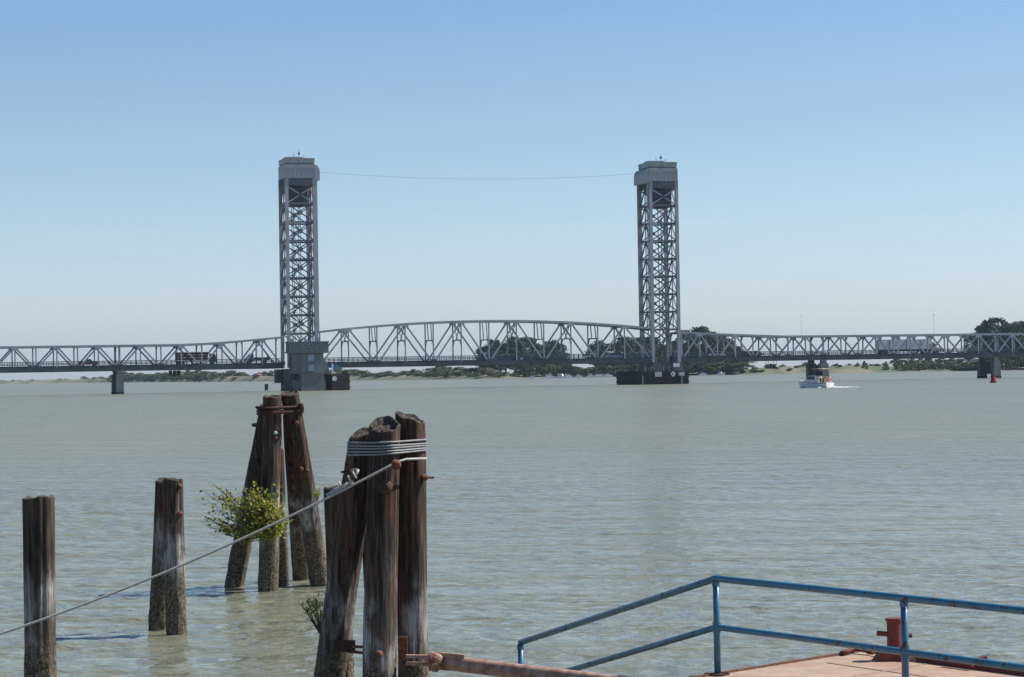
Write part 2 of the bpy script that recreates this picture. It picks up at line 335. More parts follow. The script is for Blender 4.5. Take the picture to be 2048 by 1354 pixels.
# ------------------------------------------------------------------ bridge
BW = 8.4
def span(name, label, group, u0, u1, npan, topz, apex_odd=True, ends=(True, True), sway=False):
    um = (u0 + u1) / 2; base = B(um, BW / 2, 5.9); root = thing(name, label, 'bridge span', base, group)
    du = (u1 - u0) / npan; us = [u0 + du * i for i in range(npan + 1)]
    zb = 6.6
    for v in (0, BW):
        c = MB()
        for i in range(npan):
            c.bar(B(us[i], v, topz(us[i])), B(us[i + 1], v, topz(us[i + 1])), .55, .55)
        for i in range(npan + 1):
            if i % 2 == (1 if apex_odd else 0): c.box(B(us[i], v, topz(us[i]) - .35), (1.7, .62, .9), T, N)
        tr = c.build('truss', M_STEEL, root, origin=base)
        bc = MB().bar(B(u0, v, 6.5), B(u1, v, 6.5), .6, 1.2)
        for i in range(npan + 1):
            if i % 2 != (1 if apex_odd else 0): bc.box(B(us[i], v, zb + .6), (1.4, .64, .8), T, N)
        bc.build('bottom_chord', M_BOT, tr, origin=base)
        for i in range(npan + 1):
            if (i == 0 and not ends[0]) or (i == npan and not ends[1]): continue
            MB().bar(B(us[i], v, zb), B(us[i], v, topz(us[i])), .31, .31, N).build('vertical', M_STEEL, tr, origin=base)
        for i in range(npan):
            a, b_ = (i, i + 1)
            if (i % 2 == 0) == apex_odd: p, q = B(us[i], v, zb), B(us[i + 1], v, topz(us[i + 1]))
            else: p, q = B(us[i], v, topz(us[i])), B(us[i + 1], v, zb)
            MB().bar(p, q, .37, .40, N).build('diagonal', M_STEEL, tr, origin=base)
        r = MB(); vv = v + (.55 if v == 0 else -.55)
        for z in (7.75, 8.1, 8.5): r.bar(B(u0, vv, z), B(u1, vv, z), .1, .14)
        r.bar(B(u0, vv, 7.32), B(u1, vv, 7.32), .3, .24)
        k = int((u1 - u0) / 1.3)
        for i in range(k + 1):
            uu = u0 + .15 + (u1 - u0 - .3) * i / k
            r.bar(B(uu, vv, 7.2), B(uu, vv, 8.5), .12, .12)
        r.build('railing', M_STEELD, root, origin=base)
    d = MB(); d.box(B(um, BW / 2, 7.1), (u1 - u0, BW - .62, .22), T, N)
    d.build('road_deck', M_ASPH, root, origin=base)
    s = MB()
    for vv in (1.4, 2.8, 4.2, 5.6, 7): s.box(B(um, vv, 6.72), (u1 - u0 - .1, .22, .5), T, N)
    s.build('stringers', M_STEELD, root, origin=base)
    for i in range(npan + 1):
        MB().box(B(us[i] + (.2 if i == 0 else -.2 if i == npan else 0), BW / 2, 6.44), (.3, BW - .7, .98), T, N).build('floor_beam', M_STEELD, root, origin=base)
    for i in range(1 if not ends[0] else 0, npan + (0 if not ends[1] else 1)):
        zt = topz(us[i]) - .05; m_ = MB(); uu = us[i]
        if sway:
            zs = 12.75
            m_.bar(B(uu, .2, zs), B(uu, BW - .2, zs), .28, .3)
            m_.bar(B(uu, .2, zt), B(uu, BW - .2, zt), .3, .3)
            if zt - zs > 1.6:
                if i % 2: # crossed laces
                    m_.bar(B(uu, .3, zt), B(uu, BW * .62, zs), .2, .2); m_.bar(B(uu, BW - .3, zt), B(uu, BW * .38, zs), .2, .2)
                else:
                    m_.bar(B(uu, BW * .30, zt), B(uu, BW * .18, zs), .22, .22); m_.bar(B(uu, BW * .72, zt), B(uu, BW * .60, zs), .22, .22)
            m_.bar(B(uu, .2, zs - 1.5), B(uu, 1.5, zs), .2, .2); m_.bar(B(uu, BW - .2, zs - 1.5), B(uu, BW - 1.5, zs), .2, .2)
        else:
            m_.bar(B(uu, .2, zt), B(uu, BW - .2, zt), .3, .4)
            m_.bar(B(uu, .2, zt - 1.2), B(uu, 1.3, zt - .1), .2, .22); m_.bar(B(uu, BW - .2, zt - 1.2), B(uu, BW - 1.3, zt - .1), .2, .22)
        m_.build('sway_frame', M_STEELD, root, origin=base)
    lat = MB()
    for i in range(npan):
        if (i == 0 and not ends[0]) or (i == npan - 1 and not ends[1]): continue
        lat.bar(B(us[i], .3, topz(us[i])), B(us[i + 1], BW - .3, topz(us[i + 1])), .16, .16)
        lat.bar(B(us[i], BW - .3, topz(us[i]) - .17), B(us[i + 1], .3, topz(us[i + 1]) - .17), .16, .16)
    lat.build('lateral_bracing', M_STEELD, root, origin=base)
    return root
UL0, UL1, UR0, UR1 = 122.4, 129.7, 223.4, 231.0            # tower legs along the bridge
GS = 'truss spans of the lift bridge'
def tz_app_l(u): return float(np.interp(u, [30, 95, 106, 122], [12.3, 12.35, 12.8, 14.1]))
def tz_app_r(u): return float(np.interp(u, [231, 242, 262, 400], [14.1, 13.5, 12.6, 12.5]))
span('approach_span', 'grey truss span at the left edge of the photo, left of the slim left pier', GS, 36.6, 78.3, 8, tz_app_l)
span('approach_span', 'grey truss span rising to the left lift tower, under the loaded truck', GS, 78.5, 120.6, 8, tz_app_l)
span('lift_span', 'long arched grey truss span between the two lift towers', GS, 130.6, 222.9, 12, lambda u: 15.3 + 2.45 * (1 - ((u - 176.75) / 46.1) ** 2), True, (True, True), True)
span('approach_span', 'grey truss span just right of the right lift tower, falling to level', GS, 231.8, 273.9, 8, tz_app_r)
span('approach_span', 'grey truss span at the right edge carrying the white semi truck', GS, 274.1, 327.6, 10, tz_app_r)
span('approach_span', 'grey truss span stub beyond the right hand two column pier', GS, 327.8, 370.0, 8, tz_app_r)

def tower(label, ua, ub, sign, zbase, stair_side):
    um = (ua + ub) / 2; base = B(um, BW / 2, zbase); root = thing('lift_tower', label, 'bridge tower', base, 'lift towers of the bridge')
    bw = BW
    for v in (0, bw):
        for u in (ua, ub):
            lg = MB().bar(B(u, v, zbase), B(u, v, 55.5), .85, .75, N)
            lg.build('leg', M_STEEL, root, origin=base)
    lev = [15 + 4.85 * k for k in range(9)]
    allv = [zbase + (2.2 if zbase < 8 else .6), 10.6] if zbase < 8 else []
    levels = ([9.6] if zbase < 8 else [12.8]) + lev
    for v in (0, bw):
        for i, z in enumerate(levels):
            if i: MB().bar(B(ua + .4, v, z), B(ub - .4, v, z), .4, .42).build('strut', M_STEELD, root, origin=base)
        for z0, z1 in zip(levels[:-1], levels[1:]):
            m_ = MB(); m_.bar(B(ua + .3, v, z0 + .2), B(ub - .3, v, z1 - .2), .26, .3, N); m_.bar(B(ua + .3, v + .03, z1 - .2), B(ub - .3, v + .03, z0 + .2), .26, .3, N)
            m_.box(B(um, v - .02, (z0 + z1) / 2), (.95, .42, .95), T, N)
            m_.build('cross_brace', M_STEELD, root, origin=base)
        m_ = MB(); m_.bar(B(ua + .3, v, 49.2), B(ub - .3, v, 53.4), .3, .34, N); m_.bar(B(ua + .3, v + .03, 53.4), B(ub - .3, v + .03, 49.2), .3, .34, N)
        m_.build('cross_brace', M_STEEL, root, origin=base)
    for u in (ua, ub):
        for i, z in enumerate(levels):
            if i: MB().bar(B(u, .4, z), B(u, bw - .4, z), .4, .42).build('strut', M_STEELD, root, origin=base)
        # the road passes below, so the side bracing starts above it
        for z0, z1 in zip(lev[:-1], lev[1:]):
            m_ = MB(); m_.bar(B(u, .3, z0), B(u, bw / 2, z1), .26, .3, T); m_.bar(B(u, bw - .3, z0), B(u, bw / 2, z1), .26, .3, T)
            m_.bar(B(u, bw / 2, z0), B(u, bw / 2, z1), .2, .22, T)
            m_.build('side_brace', M_STEELD, root, origin=base)
    # inner posts and ladder-like stair
    us = ua + (ub - ua) * stair_side
    m_ = MB()
    for vv in (2.3, 4.6):
        for du in (-.9, .9): m_.bar(B(us + du, vv, zbase), B(us + du, vv, 48.5), .16, .16, N)
    m_.build('stair_posts', M_STEELD, root, origin=base)
    st = MB(); z = (8.5 if zbase < 8 else 13.0); k = 0
    while z < 46:
        a, b_ = (-.9, .9) if k % 2 else (.9, -.9); vv = 2.7 if k % 2 else 4.2
        st.bar(B(us + a, vv, z), B(us + b_, vv, z + 2.42), .8, .14, UP)
        st.bar(B(us + a, vv - .4, z + 1), B(us + b_, vv - .4, z + 3.42), .08, .08, N)
        st.box(B(us + b_, 3.4, z + 2.42), (.8, 2.6, .12), T, N)
        z += 2.42; k += 1
    st.build('stair', M_STEELD, root, origin=base)
    gl = MB(); ug = ub + .75 if sign > 0 else ua - .75
    for v in (.25, bw - .25): gl.bar(B(ug, v, 15.6), B(ug, v, 55), .28, .35, N)
    for v in (.25, bw - .25):
        for zz in lev: gl.bar(B(ug, v, zz), B(ub if sign > 0 else ua, v, zz), .25, .25)
    gl.build('guide_rail', M_STEEL, root, origin=base)
    rp = MB()
    for v in (.9, 1.2, 1.5, bw - 1.5, bw - 1.2, bw - .9): rp.tube([B(um - sign * .6, v, 53), B(um - sign * .6, v, 50)], .05, 5)
    for v in (1.0, 1.6, bw - 1.6, bw - 1.0): rp.tube([B(ug - sign * .15, v, 16), B(ug - sign * .15, v, 55.6)], .045, 5)
    rp.build('hoist_cable', M_STEELD, root, origin=base)
    cw = MB(); cw.box(B(um - sign * .3, bw / 2, 50.9), (4.6, bw - 1.8, 4.9), T, N)
    for zz in (48.9, 51, 53): cw.box(B(um - sign * .3, bw / 2, zz), (4.8, bw - 1.6, .35), T, N)
    cw.build('counterweight', M_COUNTER, root, origin=base)
    L = ub - ua
    ap = MB(); ap.box(B(um, bw / 2, 54.7), (L + .5, bw + .5, 1.9), T, N)
    k = 11
    for v, y in ((-.33, -1), (bw + .33, 1)):
        for i in range(k + 1): ap.box(B(ua - .2 + (L + .4) * i / k, v, 54.7), (.16, .18, 1.9), T, N)
    for u in (ua - .33, ub + .33):
        for i in range(k + 2): ap.box(B(u, -.2 + (bw + .4) * i / (k + 1), 54.7), (.18, .16, 1.9), T, N)
    ap.build('slatted_apron', M_STEELD, root, origin=base)
    mh = MB(); mh.box(B(um, bw / 2, 57.4), (L + .7, bw + .7, 3.5), T, N)
    mh.box(B(um, bw / 2, 58.35), (L + .82, bw + .82, .16), T, N); mh.box(B(um, bw / 2, 55.72), (L + .85, bw + .85, .2), T, N)
    for i in range(8):
        mh.box(B(ua - .25 + (L + .5) * i / 7, bw / 2, 57.35), (.09, bw + .8, 3.2), T, N)
    h = mh.build('machinery_house', M_CLAD, root, origin=base)
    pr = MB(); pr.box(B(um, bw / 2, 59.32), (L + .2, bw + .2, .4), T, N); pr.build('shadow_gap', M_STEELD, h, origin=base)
    rf = MB(); rf.box(B(um, bw / 2, 60.1), (L + .45, bw + .45, 1.2), T, N); rf.box(B(um, bw / 2, 60.78), (L + .6, bw + .6, .16), T, N)
    rf.box(B(um + .3, -.4, 60.15), (.7, .12, .6), T, N)
    rf.box(B(um - 1, bw / 2, 61.1), (4.5, 4, .5), T, N)
    rf.build('roof', M_CLAD, h, origin=base)
    an = MB()
    for du, hh in ((-1.2, 1.3), (.2, 2.4), (1.5, 1.0)): an.tube([B(um + du, 2, 60.8), B(um + du, 2, 60.9 + hh)], .07, 5)
    an.box(B(um + .2, 2, 62.2), (.5, .4, .6), T, N)
    an.build('mast', M_STEELD, h, origin=base)
    # sheave hood on the river side, rounded on top
    poly = [(0, 55.0), (1.05, 55.0), (1.2, 55.25), (1.2, 57.3), (1.1, 58.0), (.8, 58.6), (.4, 59.0), (0, 59.1)]
    hd = MB(); u_edge = (ub + .36) if sign > 0 else (ua - .36)
    hd.prism([(a * sign, b_) for a, b_ in poly], B(u_edge, bw / 2, 0), T, UP, N, bw + .6)
    hd.build('sheave_hood', M_CLAD, h, origin=base)
    return root
tower('left grey steel lift tower standing behind the concrete control house', UL0, UL1, 1, 6.0, .42)
tower('right grey steel lift tower with full height stair above the black fender', UR0, UR1, -1, 6.0, .62)

# cable between the towers
pts = [B(UL1 + 1.9 + (UR0 - UL1 - 3.8) * t, BW * .5, 57.6 + (58.0 - 57.6) * t - 4 * 1.7 * t * (1 - t)) for t in [i / 24 for i in range(25)]]
props(MB().tube(pts, .03, 5).build('aerial_cable', M_STEELD, origin=pts[0]), 'thin cable sagging between the tops of the two lift towers', 'cable')

# piers
def col_pier(label, u, wide, wall, group='slim piers under the approach spans'):
    base = B(u, BW / 2, -1); root = thing('bridge_pier', label, 'bridge pier', base, group)
    for v in (0.1, BW - .1):
        m_ = MB(); m_.box(B(u, v, 2.0), (wide, 2.0, 6), T, N, taper=.94); m_.box(B(u, v, 5.35), (wide * .62, 1.3, .7), T, N)
        m_.box(B(u, v, 5.85), (1.5, .9, .35), T, N)
        o = m_.build('column', M_CONC, root, origin=base)
        s = MB(); s.box(B(u, v, -.05), (wide + .08, 2.08, 1.3), T, N); s.build('tide_stain', M_TIMB, o, origin=base)
    if wall:
        MB().box(B(u, BW / 2, 2.9), (wide * .5, BW - 2.4, 3.4), T, N).build('web_wall', M_CONCD, root, origin=base)
col_pier('slim concrete pier left of the left tower, standing in the river', 78.4, 1.9, True)
col_pier('concrete pier behind the motor boat, its two columns side by side', 274.0, 2.5, True)
col_pier('two column concrete pier behind the red buoy at right', 327.7, 2.2, True)

# left tower pier with the control house
base = B(125.5, 0, -1); lp = thing('tower_pier', 'massive grey concrete pier under the left lift tower', 'bridge pier', base)
m_ = MB(); m_.box(B(126.3, 1.2, .9), (8.8, 15.4, 3.8), T, N); m_.build('footing', M_CONCD, lp, origin=base)
m_ = MB(); m_.box(B(127.2, -4.6, 2.0), (6.0, 4.0, 4.4), T, N); m_.box(B(127.2, -4.6, 4.28), (6.4, 4.4, .25), T, N); m_.build('ledge', M_CONC, lp, origin=base)
m_ = MB(); m_.box(B(126.2, .5, 4.2), (8.4, 3.6, 3.2), T, N); m_.box(B(121.2, BW, 3.9), (1.9, 2.2, 3.6), T, N)
m_.box(B(126.3, BW - .4, 4.2), (8.2, 2.6, 3.2), T, N); m_.build('pier_shaft', M_CONC, lp, origin=base)
s = MB(); s.box(B(126.3, 1.2, -.2), (8.9, 15.5, 1.3), T, N); s.build('tide_stain', M_TIMB, lp, origin=base)
base = B(125.7, -2.4, 4.6); ch = thing('control_house', 'grey concrete control house with two windows in front of the left tower', 'control house', base)
HF, HB = -4.6, -.95
def hb(m_, ua, ub, z0, z1, extra=0): m_.box(B((ua + ub) / 2, (HF + HB) / 2, (z0 + z1) / 2), (ub - ua + extra, HB - HF + extra, z1 - z0), T, N)
m_ = MB(); hb(m_, 122.2, 130.5, 4.5, 9.75); hw = m_.build('wall', M_CONC, ch, origin=base)
m_ = MB(); m_.box(B(126.6, (HF + HB) / 2 - .3, 11.15), (10.4, HB - HF + .8, 2.75), T, N); m_.build('upper_band', M_CONC, ch, origin=base)
m_ = MB(); m_.box(B(126.6, (HF + HB) / 2 - .3, 12.66), (10.8, HB - HF + 1.2, .26), T, N); m_.build('roof', M_STEELD, ch, origin=base)
m_ = MB(); m_.prism([(0, 4.4), (1.7, 4.4), (1.1, 7.2), (0, 8.2)], B(130.52, (HF + HB) / 2, 0), T, UP, N, 3.2); m_.build('buttress', M_CONC, ch, origin=base)
for z in (8.55, 5.95):
    w = MB().box(B(127.2, HF - .05, z), (2.0, .16, 2.0), T, N).build('window', M_CONCD, ch, origin=base)
    MB().box(B(127.2, HF - .15, z), (1.75, .08, 1.75), T, N).build('pane', M_PANE, w, origin=base)
for i in range(4):
    uu = 124.55 + i * 1.27; cc = B(uu, HF - .72, 11.75)
    ring = [cc + (T * math.cos(t) + UP * math.sin(t)) * .42 for t in [k * math.pi / 8 for k in range(16)]]
    v_ = MB().tube(ring, .1, 6, closed=True).build('vent', M_CLAD, ch, origin=base)
    MB().tube([cc - N * .02, cc + N * .06], .38, 14).build('vent_opening', M_GLASS, v_, origin=base)
m_ = MB()
for du in (-3, 0.4, 3.9): m_.bar(B(125.9 + du, -2, 12.8), B(125.9 + du, -2, 13.7), .5, .5, N)
m_.build('roof_vent', M_CLAD, ch, origin=base)

# right tower pier
base = B(227.2, BW / 2, -1); rp = thing('tower_pier', 'concrete pier under the right lift tower, mostly hidden by the black fender', 'bridge pier', base)
m_ = MB(); m_.box(B(227.2, BW / 2, .6), (11, 13, 3.2), T, N); m_.build('footing', M_CONCD, rp, origin=base)
for v in (0, BW):
    m_ = MB(); m_.box(B(224.2, v, 4), (2.6, 2.2, 3.8), T, N); m_.box(B(230.4, v, 4), (2.6, 2.2, 3.8), T, N); m_.build('column', M_CONC, rp, origin=base)
m_ = MB(); m_.box(B(227.3, BW / 2, 4.4), (3.4, BW - 2.4, 2.4), T, N); m_.build('web_wall', M_CONCD, rp, origin=base)

# fenders
def fender(label, ua, ub, vf, vb, h, mats, lean=0.0):
    um = (ua + ub) / 2; base = B(um, vf, -1); root = thing('pier_fender', label, 'pier fender', base, 'timber fenders round the tower piers')
    def wall(p, q, out, mt):
        m_ = MB(); L = (q - p).length; d = (q - p) / L; k = max(2, int(L / .45))
        for i in range(k):
            c = p + d * (L * (i + .5) / k); m_.box(c + UP * (h / 2 - .5) + out * (.02 * (i % 3)), (L / k - .03, .3, h + 1), d, out)
        m_.build('sheathing', mt, root, origin=base)
        for z in (.7, h * .55, h - .25):
            MB().box((p + q) / 2 + UP * z + out * .26, (L, .2, .35), d, out).build('waler', M_TIMB if mt is M_TIMB else M_TIMBB, root, origin=base)
    A_, B_, C_, D_ = B(ua, vf, 0), B(ub, vf, 0), B(ub, vb, 0), B(ua, vb, 0)
    if len(mats) == 2:
        mid = B(ua + (ub - ua) * .42, vf, 0); wall(A_, mid, -N, mats[0]); wall(mid, B_, -N, mats[1])
    else: wall(A_, B_, -N, mats[0])
    wall(B_, C_, T, mats[-1]); wall(D_, A_, -T, M_TIMB); wall(C_, D_, N, mats[0])
    cp = MB(); t = .9
    cp.box(B(um, vf + .45, h + .1), (ub - ua + .3, t, .18), T, N); cp.box(B(um, vb - .45, h + .1), (ub - ua + .3, t, .18), T, N)
    cp.box(B(ua + .45, (vf + vb) / 2, h + .1), (t, vb - vf - 1.9, .18), T, N); cp.box(B(ub - .45, (vf + vb) / 2, h + .1), (t, vb - vf - 1.9, .18), T, N)
    cp.build('catwalk', M_TIMBB, root, origin=base)
    return root, base
fr, fb = fender('long black timber fender with white signs round the right tower pier', U(1281, 597.5), U(1375, 597.5), -5.5, 14.0, 3.45, [M_TIMB])
def sign(root, fb, x, v, z, w, h, m1, diamond=False, name='sign_board'):
    u = U(x, BD + v); p = B(u, v, z)
    if diamond: o = MB().prism([(0, -h / 2), (w / 2, 0), (0, h / 2), (-w / 2, 0)], p, T, UP, N, .1).build(name, m1, root, origin=fb)
    else: o = MB().box(p, (w, .1, h), T, N).build(name, m1, root, origin=fb)
    return o
M_GREYW = mat('faded_white_sign', (.42, .42, .40), (.52, .52, .50), 2, .6)
sign(fr, fb, 1315.5, -5.95, 2.75, 1.95, 1.3, M_GREYW)
s = sign(fr, fb, 1345, -5.95, 2.75, 1.5, 1.6, M_WHITE, True); sign(s, fb, 1345, -6.02, 2.75, .6, .7, M_STEELD, True, 'emblem')
s = sign(fr, fb, 1361.5, -5.95, 2.75, 1.75, .95, M_GREYW); sign(s, fb, 1356.8, -6.02, 2.75, .42, .8, M_STEEL, False, 'panel')
for x in (1284, 1362): MB().box(B(U(x, 597.2), -5.82, 1.3), (.45, .24, 2.4), T, N).build('fender_pile', M_CONC, fr, origin=fb)
o = sign(fr, fb, 1352, -4.9, 5.15, 1.85, 1.0, M_WHITE); MB().bar(B(U(1352, 598.1), -4.8, 3.6), B(U(1352, 598.1), -4.8, 4.8), .1, .1, N).build('post', M_STEELD, o, origin=fb)
for x in (1290, 1302, 1326, 1338):
    MB().bar(B(U(x, 598), -5, 3.6), B(U(x, 598), -5, 4.9), .16, .16, N).build('bollard_post', M_CLAD, fr, origin=fb)
m_ = MB()
for i in range(7):
    uu = U(1286 + i * 12, 598); m_.bar(B(uu, -4.7, 3.6), B(uu, -4.7, 4.6), .08, .08, N)
for z in (4.15, 4.6): m_.bar(B(U(1286, 598), -4.7, z), B(U(1358, 598), -4.7, z), .07, .07)
m_.build('handrail', M_STEELD, fr, origin=fb)
fl, fb2 = fender('dark brown timber fender with white lamp beside the control house', U(663, 598), U(697, 598), -5.0, 9.0, 4.05, [M_TIMBB])
cc = B(U(667.5, 597.5), -5.5, 3.05)
MB().tube([cc, cc - N * .18], [.62, .62], 16).build('lamp', M_WHITE, fl, origin=fb2)
MB().bar(B(U(664.5, 598), -4.6, 4.2), B(U(664.5, 598), -4.6, 7.0), .32, .3, N).build('post', M_WHITE, fl, origin=fb2)
o = MB().box(B(U(671, 598), -4.6, 6.0), (1.3, .12, 1.15), T, N).build('sign_board', M_TEAL, fl, origin=fb2)
MB().bar(B(U(671, 598), -4.5, 4.2), B(U(671, 598), -4.5, 5.5), .12, .12, N).build('post', M_STEELD, o, origin=fb2)
MB().box(B(U(690, 598), -4.4, 4.5), (1.5, 1.2, .7), T, N).build('equipment_box', M_TIMBB, fl, origin=fb2)

# work platforms hung below the deck
def hung(label, x0, x1, v, ztop, zbot, mt):
    ua, ub = U(x0, BD + v), U(x1, BD + v); um = (ua + ub) / 2; base = B(um, v, ztop)
    root = thing('work_platform', label, 'work platform', base)
    m_ = MB(); m_.box(B(um, v, zbot + .08), (ub - ua, 2.2, .16), T, N)
    m_.build('floor', mt, root, origin=base)
    for i in range(3):
        uu = ua + (ub - ua) * (.15 + .35 * i); m_ = MB()
        m_.box(B(uu, v, zbot + .75), ((ub - ua) * .2, 1.6, 1.1), T, N)
        m_.build('canvas_panel', mt, root, origin=base)
    for uu in (ua + .1, ub - .1):
        for dv in (-1, 1): MB().bar(B(uu, v + dv, zbot), B(uu, v + dv, ztop), .08, .08, N).build('hanger', M_STEELD, root, origin=base)
hung('dark work platform hanging below the deck under the loaded truck', 337, 359, 1.3, 6.0, 4.5, M_TIMB)
hung('square dark work platform hanging below the deck right of the right tower', 1532, 1550, 3.0, 5.9, 3.7, M_STEELD)

# ------------------------------------------------------------------ vehicles on the bridge
def wheels(root, xs, w, r=.48):
    for x in xs:
        for s in (-1, 1):
            o = MB().tube([(x, s * (w / 2 - .02), r), (x, s * (w / 2 - .26), r)], [r, r], 14).build('wheel', M_RUBBER, root)
            MB().tube([(x, s * (w / 2 + .01), r), (x, s * (w / 2 - .06), r)], [r * .5] * 2, 10).build('rim', M_CLAD, o)
XA, YA = Vector((1, 0, 0)), Vector((0, 1, 0))
def park(root, x, v, direction): root.location = B(U(x, BD + v), v, 7.22); root.rotation_euler = (0, 0, AL + (0 if direction > 0 else math.pi))
def car(label, paint, x, v, direction, L=4.6, cat='car'):
    r = thing('car', label, cat, group='cars crossing the bridge')
    b_ = MB().prism([(-L / 2, .35), (L / 2, .35), (L / 2, .75), (L * .42, .92), (L * .2, .98), (-L * .44, 1.0), (-L / 2, .85)], (0, 0, 0), XA, UP, YA, 1.8).build('body', paint, r)
    MB().prism([(-L * .36, .98), (L * .2, .98), (L * .06, 1.48), (-L * .26, 1.5)], (0, 0, 0), XA, UP, YA, 1.55).build('windows', M_GLASS, r)
    MB().prism([(-L * .26, 1.5), (L * .06, 1.5), (L * .03, 1.56), (-L * .24, 1.56)], (0, 0, 0), XA, UP, YA, 1.5).build('roof', paint, r)
    wheels(r, (-L * .3, L * .3), 1.8, .34); park(r, x, v, direction)
def cpaint(n_, c): return mat(n_, c, None, rough=.3)
PW, PR, PD, PB = cpaint('car_white', (.72, .73, .74)), cpaint('car_red', (.22, .03, .04)), cpaint('car_dark', (.035, .04, .05)), cpaint('car_blue', (.10, .16, .23))
r = thing('pickup', 'dull red pickup on the bridge near the left edge', 'pickup truck')
MB().prism([(-2.6, .5), (2.6, .5), (2.6, 1.0), (2.3, 1.12), (1.1, 1.18), (-2.6, 1.18)], (0, 0, 0), XA, UP, YA, 1.85).build('body', PR, r)
MB().prism([(-.6, 1.18), (1.1, 1.18), (.6, 1.78), (-.5, 1.8)], (0, 0, 0), XA, UP, YA, 1.6).build('windows', M_GLASS, r)
MB().prism([(-.52, 1.8), (.58, 1.8), (.5, 1.87), (-.46, 1.87)], (0, 0, 0), XA, UP, YA, 1.55).build('roof', PR, r)
wheels(r, (-1.6, 1.6), 1.85, .4); park(r, 176, 2.3, 1)
M_LOAD = mat('stacked_brown_load', (.03, .018, .015), (.085, .05, .04), 1.0, .9, stretch=(.3, .3, 5), lo=.42, hi=.58)
r = thing('loaded_truck', 'long truck with dark brown stacked load on the left approach span', 'truck')
MB().box((0, 0, .95), (10.2, 2.3, .3)).build('chassis', M_STEELD, r)
m_ = MB()
for i in range(6):
    for j in range(3): m_.box((-4.15 + i * 1.38, 0, 1.55 + j * .68), (1.3, 2.4, .62))
m_.build('load', M_LOAD, r)
m_ = MB()
for i in range(6): m_.box((-4.15 + i * 1.38 + .1 * (i % 2), .1 * (i % 3), 3.23), (1.2, 2.2, .08))
m_.build('load_cover', M_GREYW, r)
cab_ = MB().prism([(4.0, .7), (5.5, .7), (5.5, 1.7), (5.2, 2.75), (4.0, 2.85)], (0, 0, 0), XA, UP, YA, 2.3).build('cab', mat('truck_cab', (.09, .05, .045), None, rough=.4), r)
MB().box((4.8, 0, 2.15), (.9, 2.36, .7)).build('window', M_GLASS, cab_)
wheels(r, (-4.2, -3.1, 4.6), 2.4); park(r, 388, 2.2, 1)
r = thing('flatbed_truck', 'blue cab flatbed truck with low load just left of the left tower', 'truck')
cab_ = MB().prism([(.9, .6), (3.1, .6), (3.1, 1.3), (2.6, 1.6), (1.75, 2.6), (.9, 2.65)], (0, 0, 0), XA, UP, YA, 2.1).build('cab', PB, r)
MB().box((1.4, 0, 2.05), (.7, 2.16, .6)).build('window', M_GLASS, cab_)
MB().box((-1.2, 0, .95), (4.2, 2.2, .3)).build('bed', M_STEELD, r)
MB().box((-1.3, 0, 1.4), (3.6, 2.0, .55)).build('load', M_LOAD, r)
MB().box((-3.1, 0, 1.6), (.3, 2.0, 1.4)).build('tailboard', M_CLAD, r)
wheels(r, (2.1, -2.0), 2.2); park(r, 512, 2.2, -1)
r = thing('semi_truck', 'white semi truck with long trailer behind the right hand truss', 'semi truck')
MB().box((-1.9, 0, 2.75), (16.0, 2.5, 2.9)).build('trailer', M_WHITE, r)
m_ = MB()
for x in (-6.6, -1.2, 3.2): m_.box((x, 0, 2.75), (.35, 2.56, 2.86))
m_.build('trailer_post', M_CLAD, r)
MB().box((-1.5, 0, 1.1), (16.2, 1.2, .3)).build('chassis', M_STEELD, r)
cab_ = MB().prism([(6.6, .7), (9.4, .7), (9.4, 1.7), (8.2, 1.9), (7.8, 3.2), (6.6, 3.5)], (0, 0, 0), XA, UP, YA, 2.3).build('cab', mat('cream_cab', (.55, .54, .45), None, rough=.4), r)
MB().box((7.45, 0, 2.45), (.7, 2.36, .65)).build('window', M_GLASS, cab_)
wheels(r, (-8.6, -7.4, 4.9, 6.1, 8.5), 2.4, .5); park(r, 1817, 5.9, 1)
car('small white car on the right end of the lift span, left of the right tower', PW, 1226, 5.9, 1)
car('white car on the span just right of the right tower', PW, 1433, 2.4, -1)
car('white car heading a pair of dark cars right of the right tower', PW, 1494, 5.9, -1)
car('dark car close behind a white car right of the right tower', PD, 1478, 2.4, -1)
car('dark car nearest the hanging square work platform', PD, 1508, 2.4, -1)

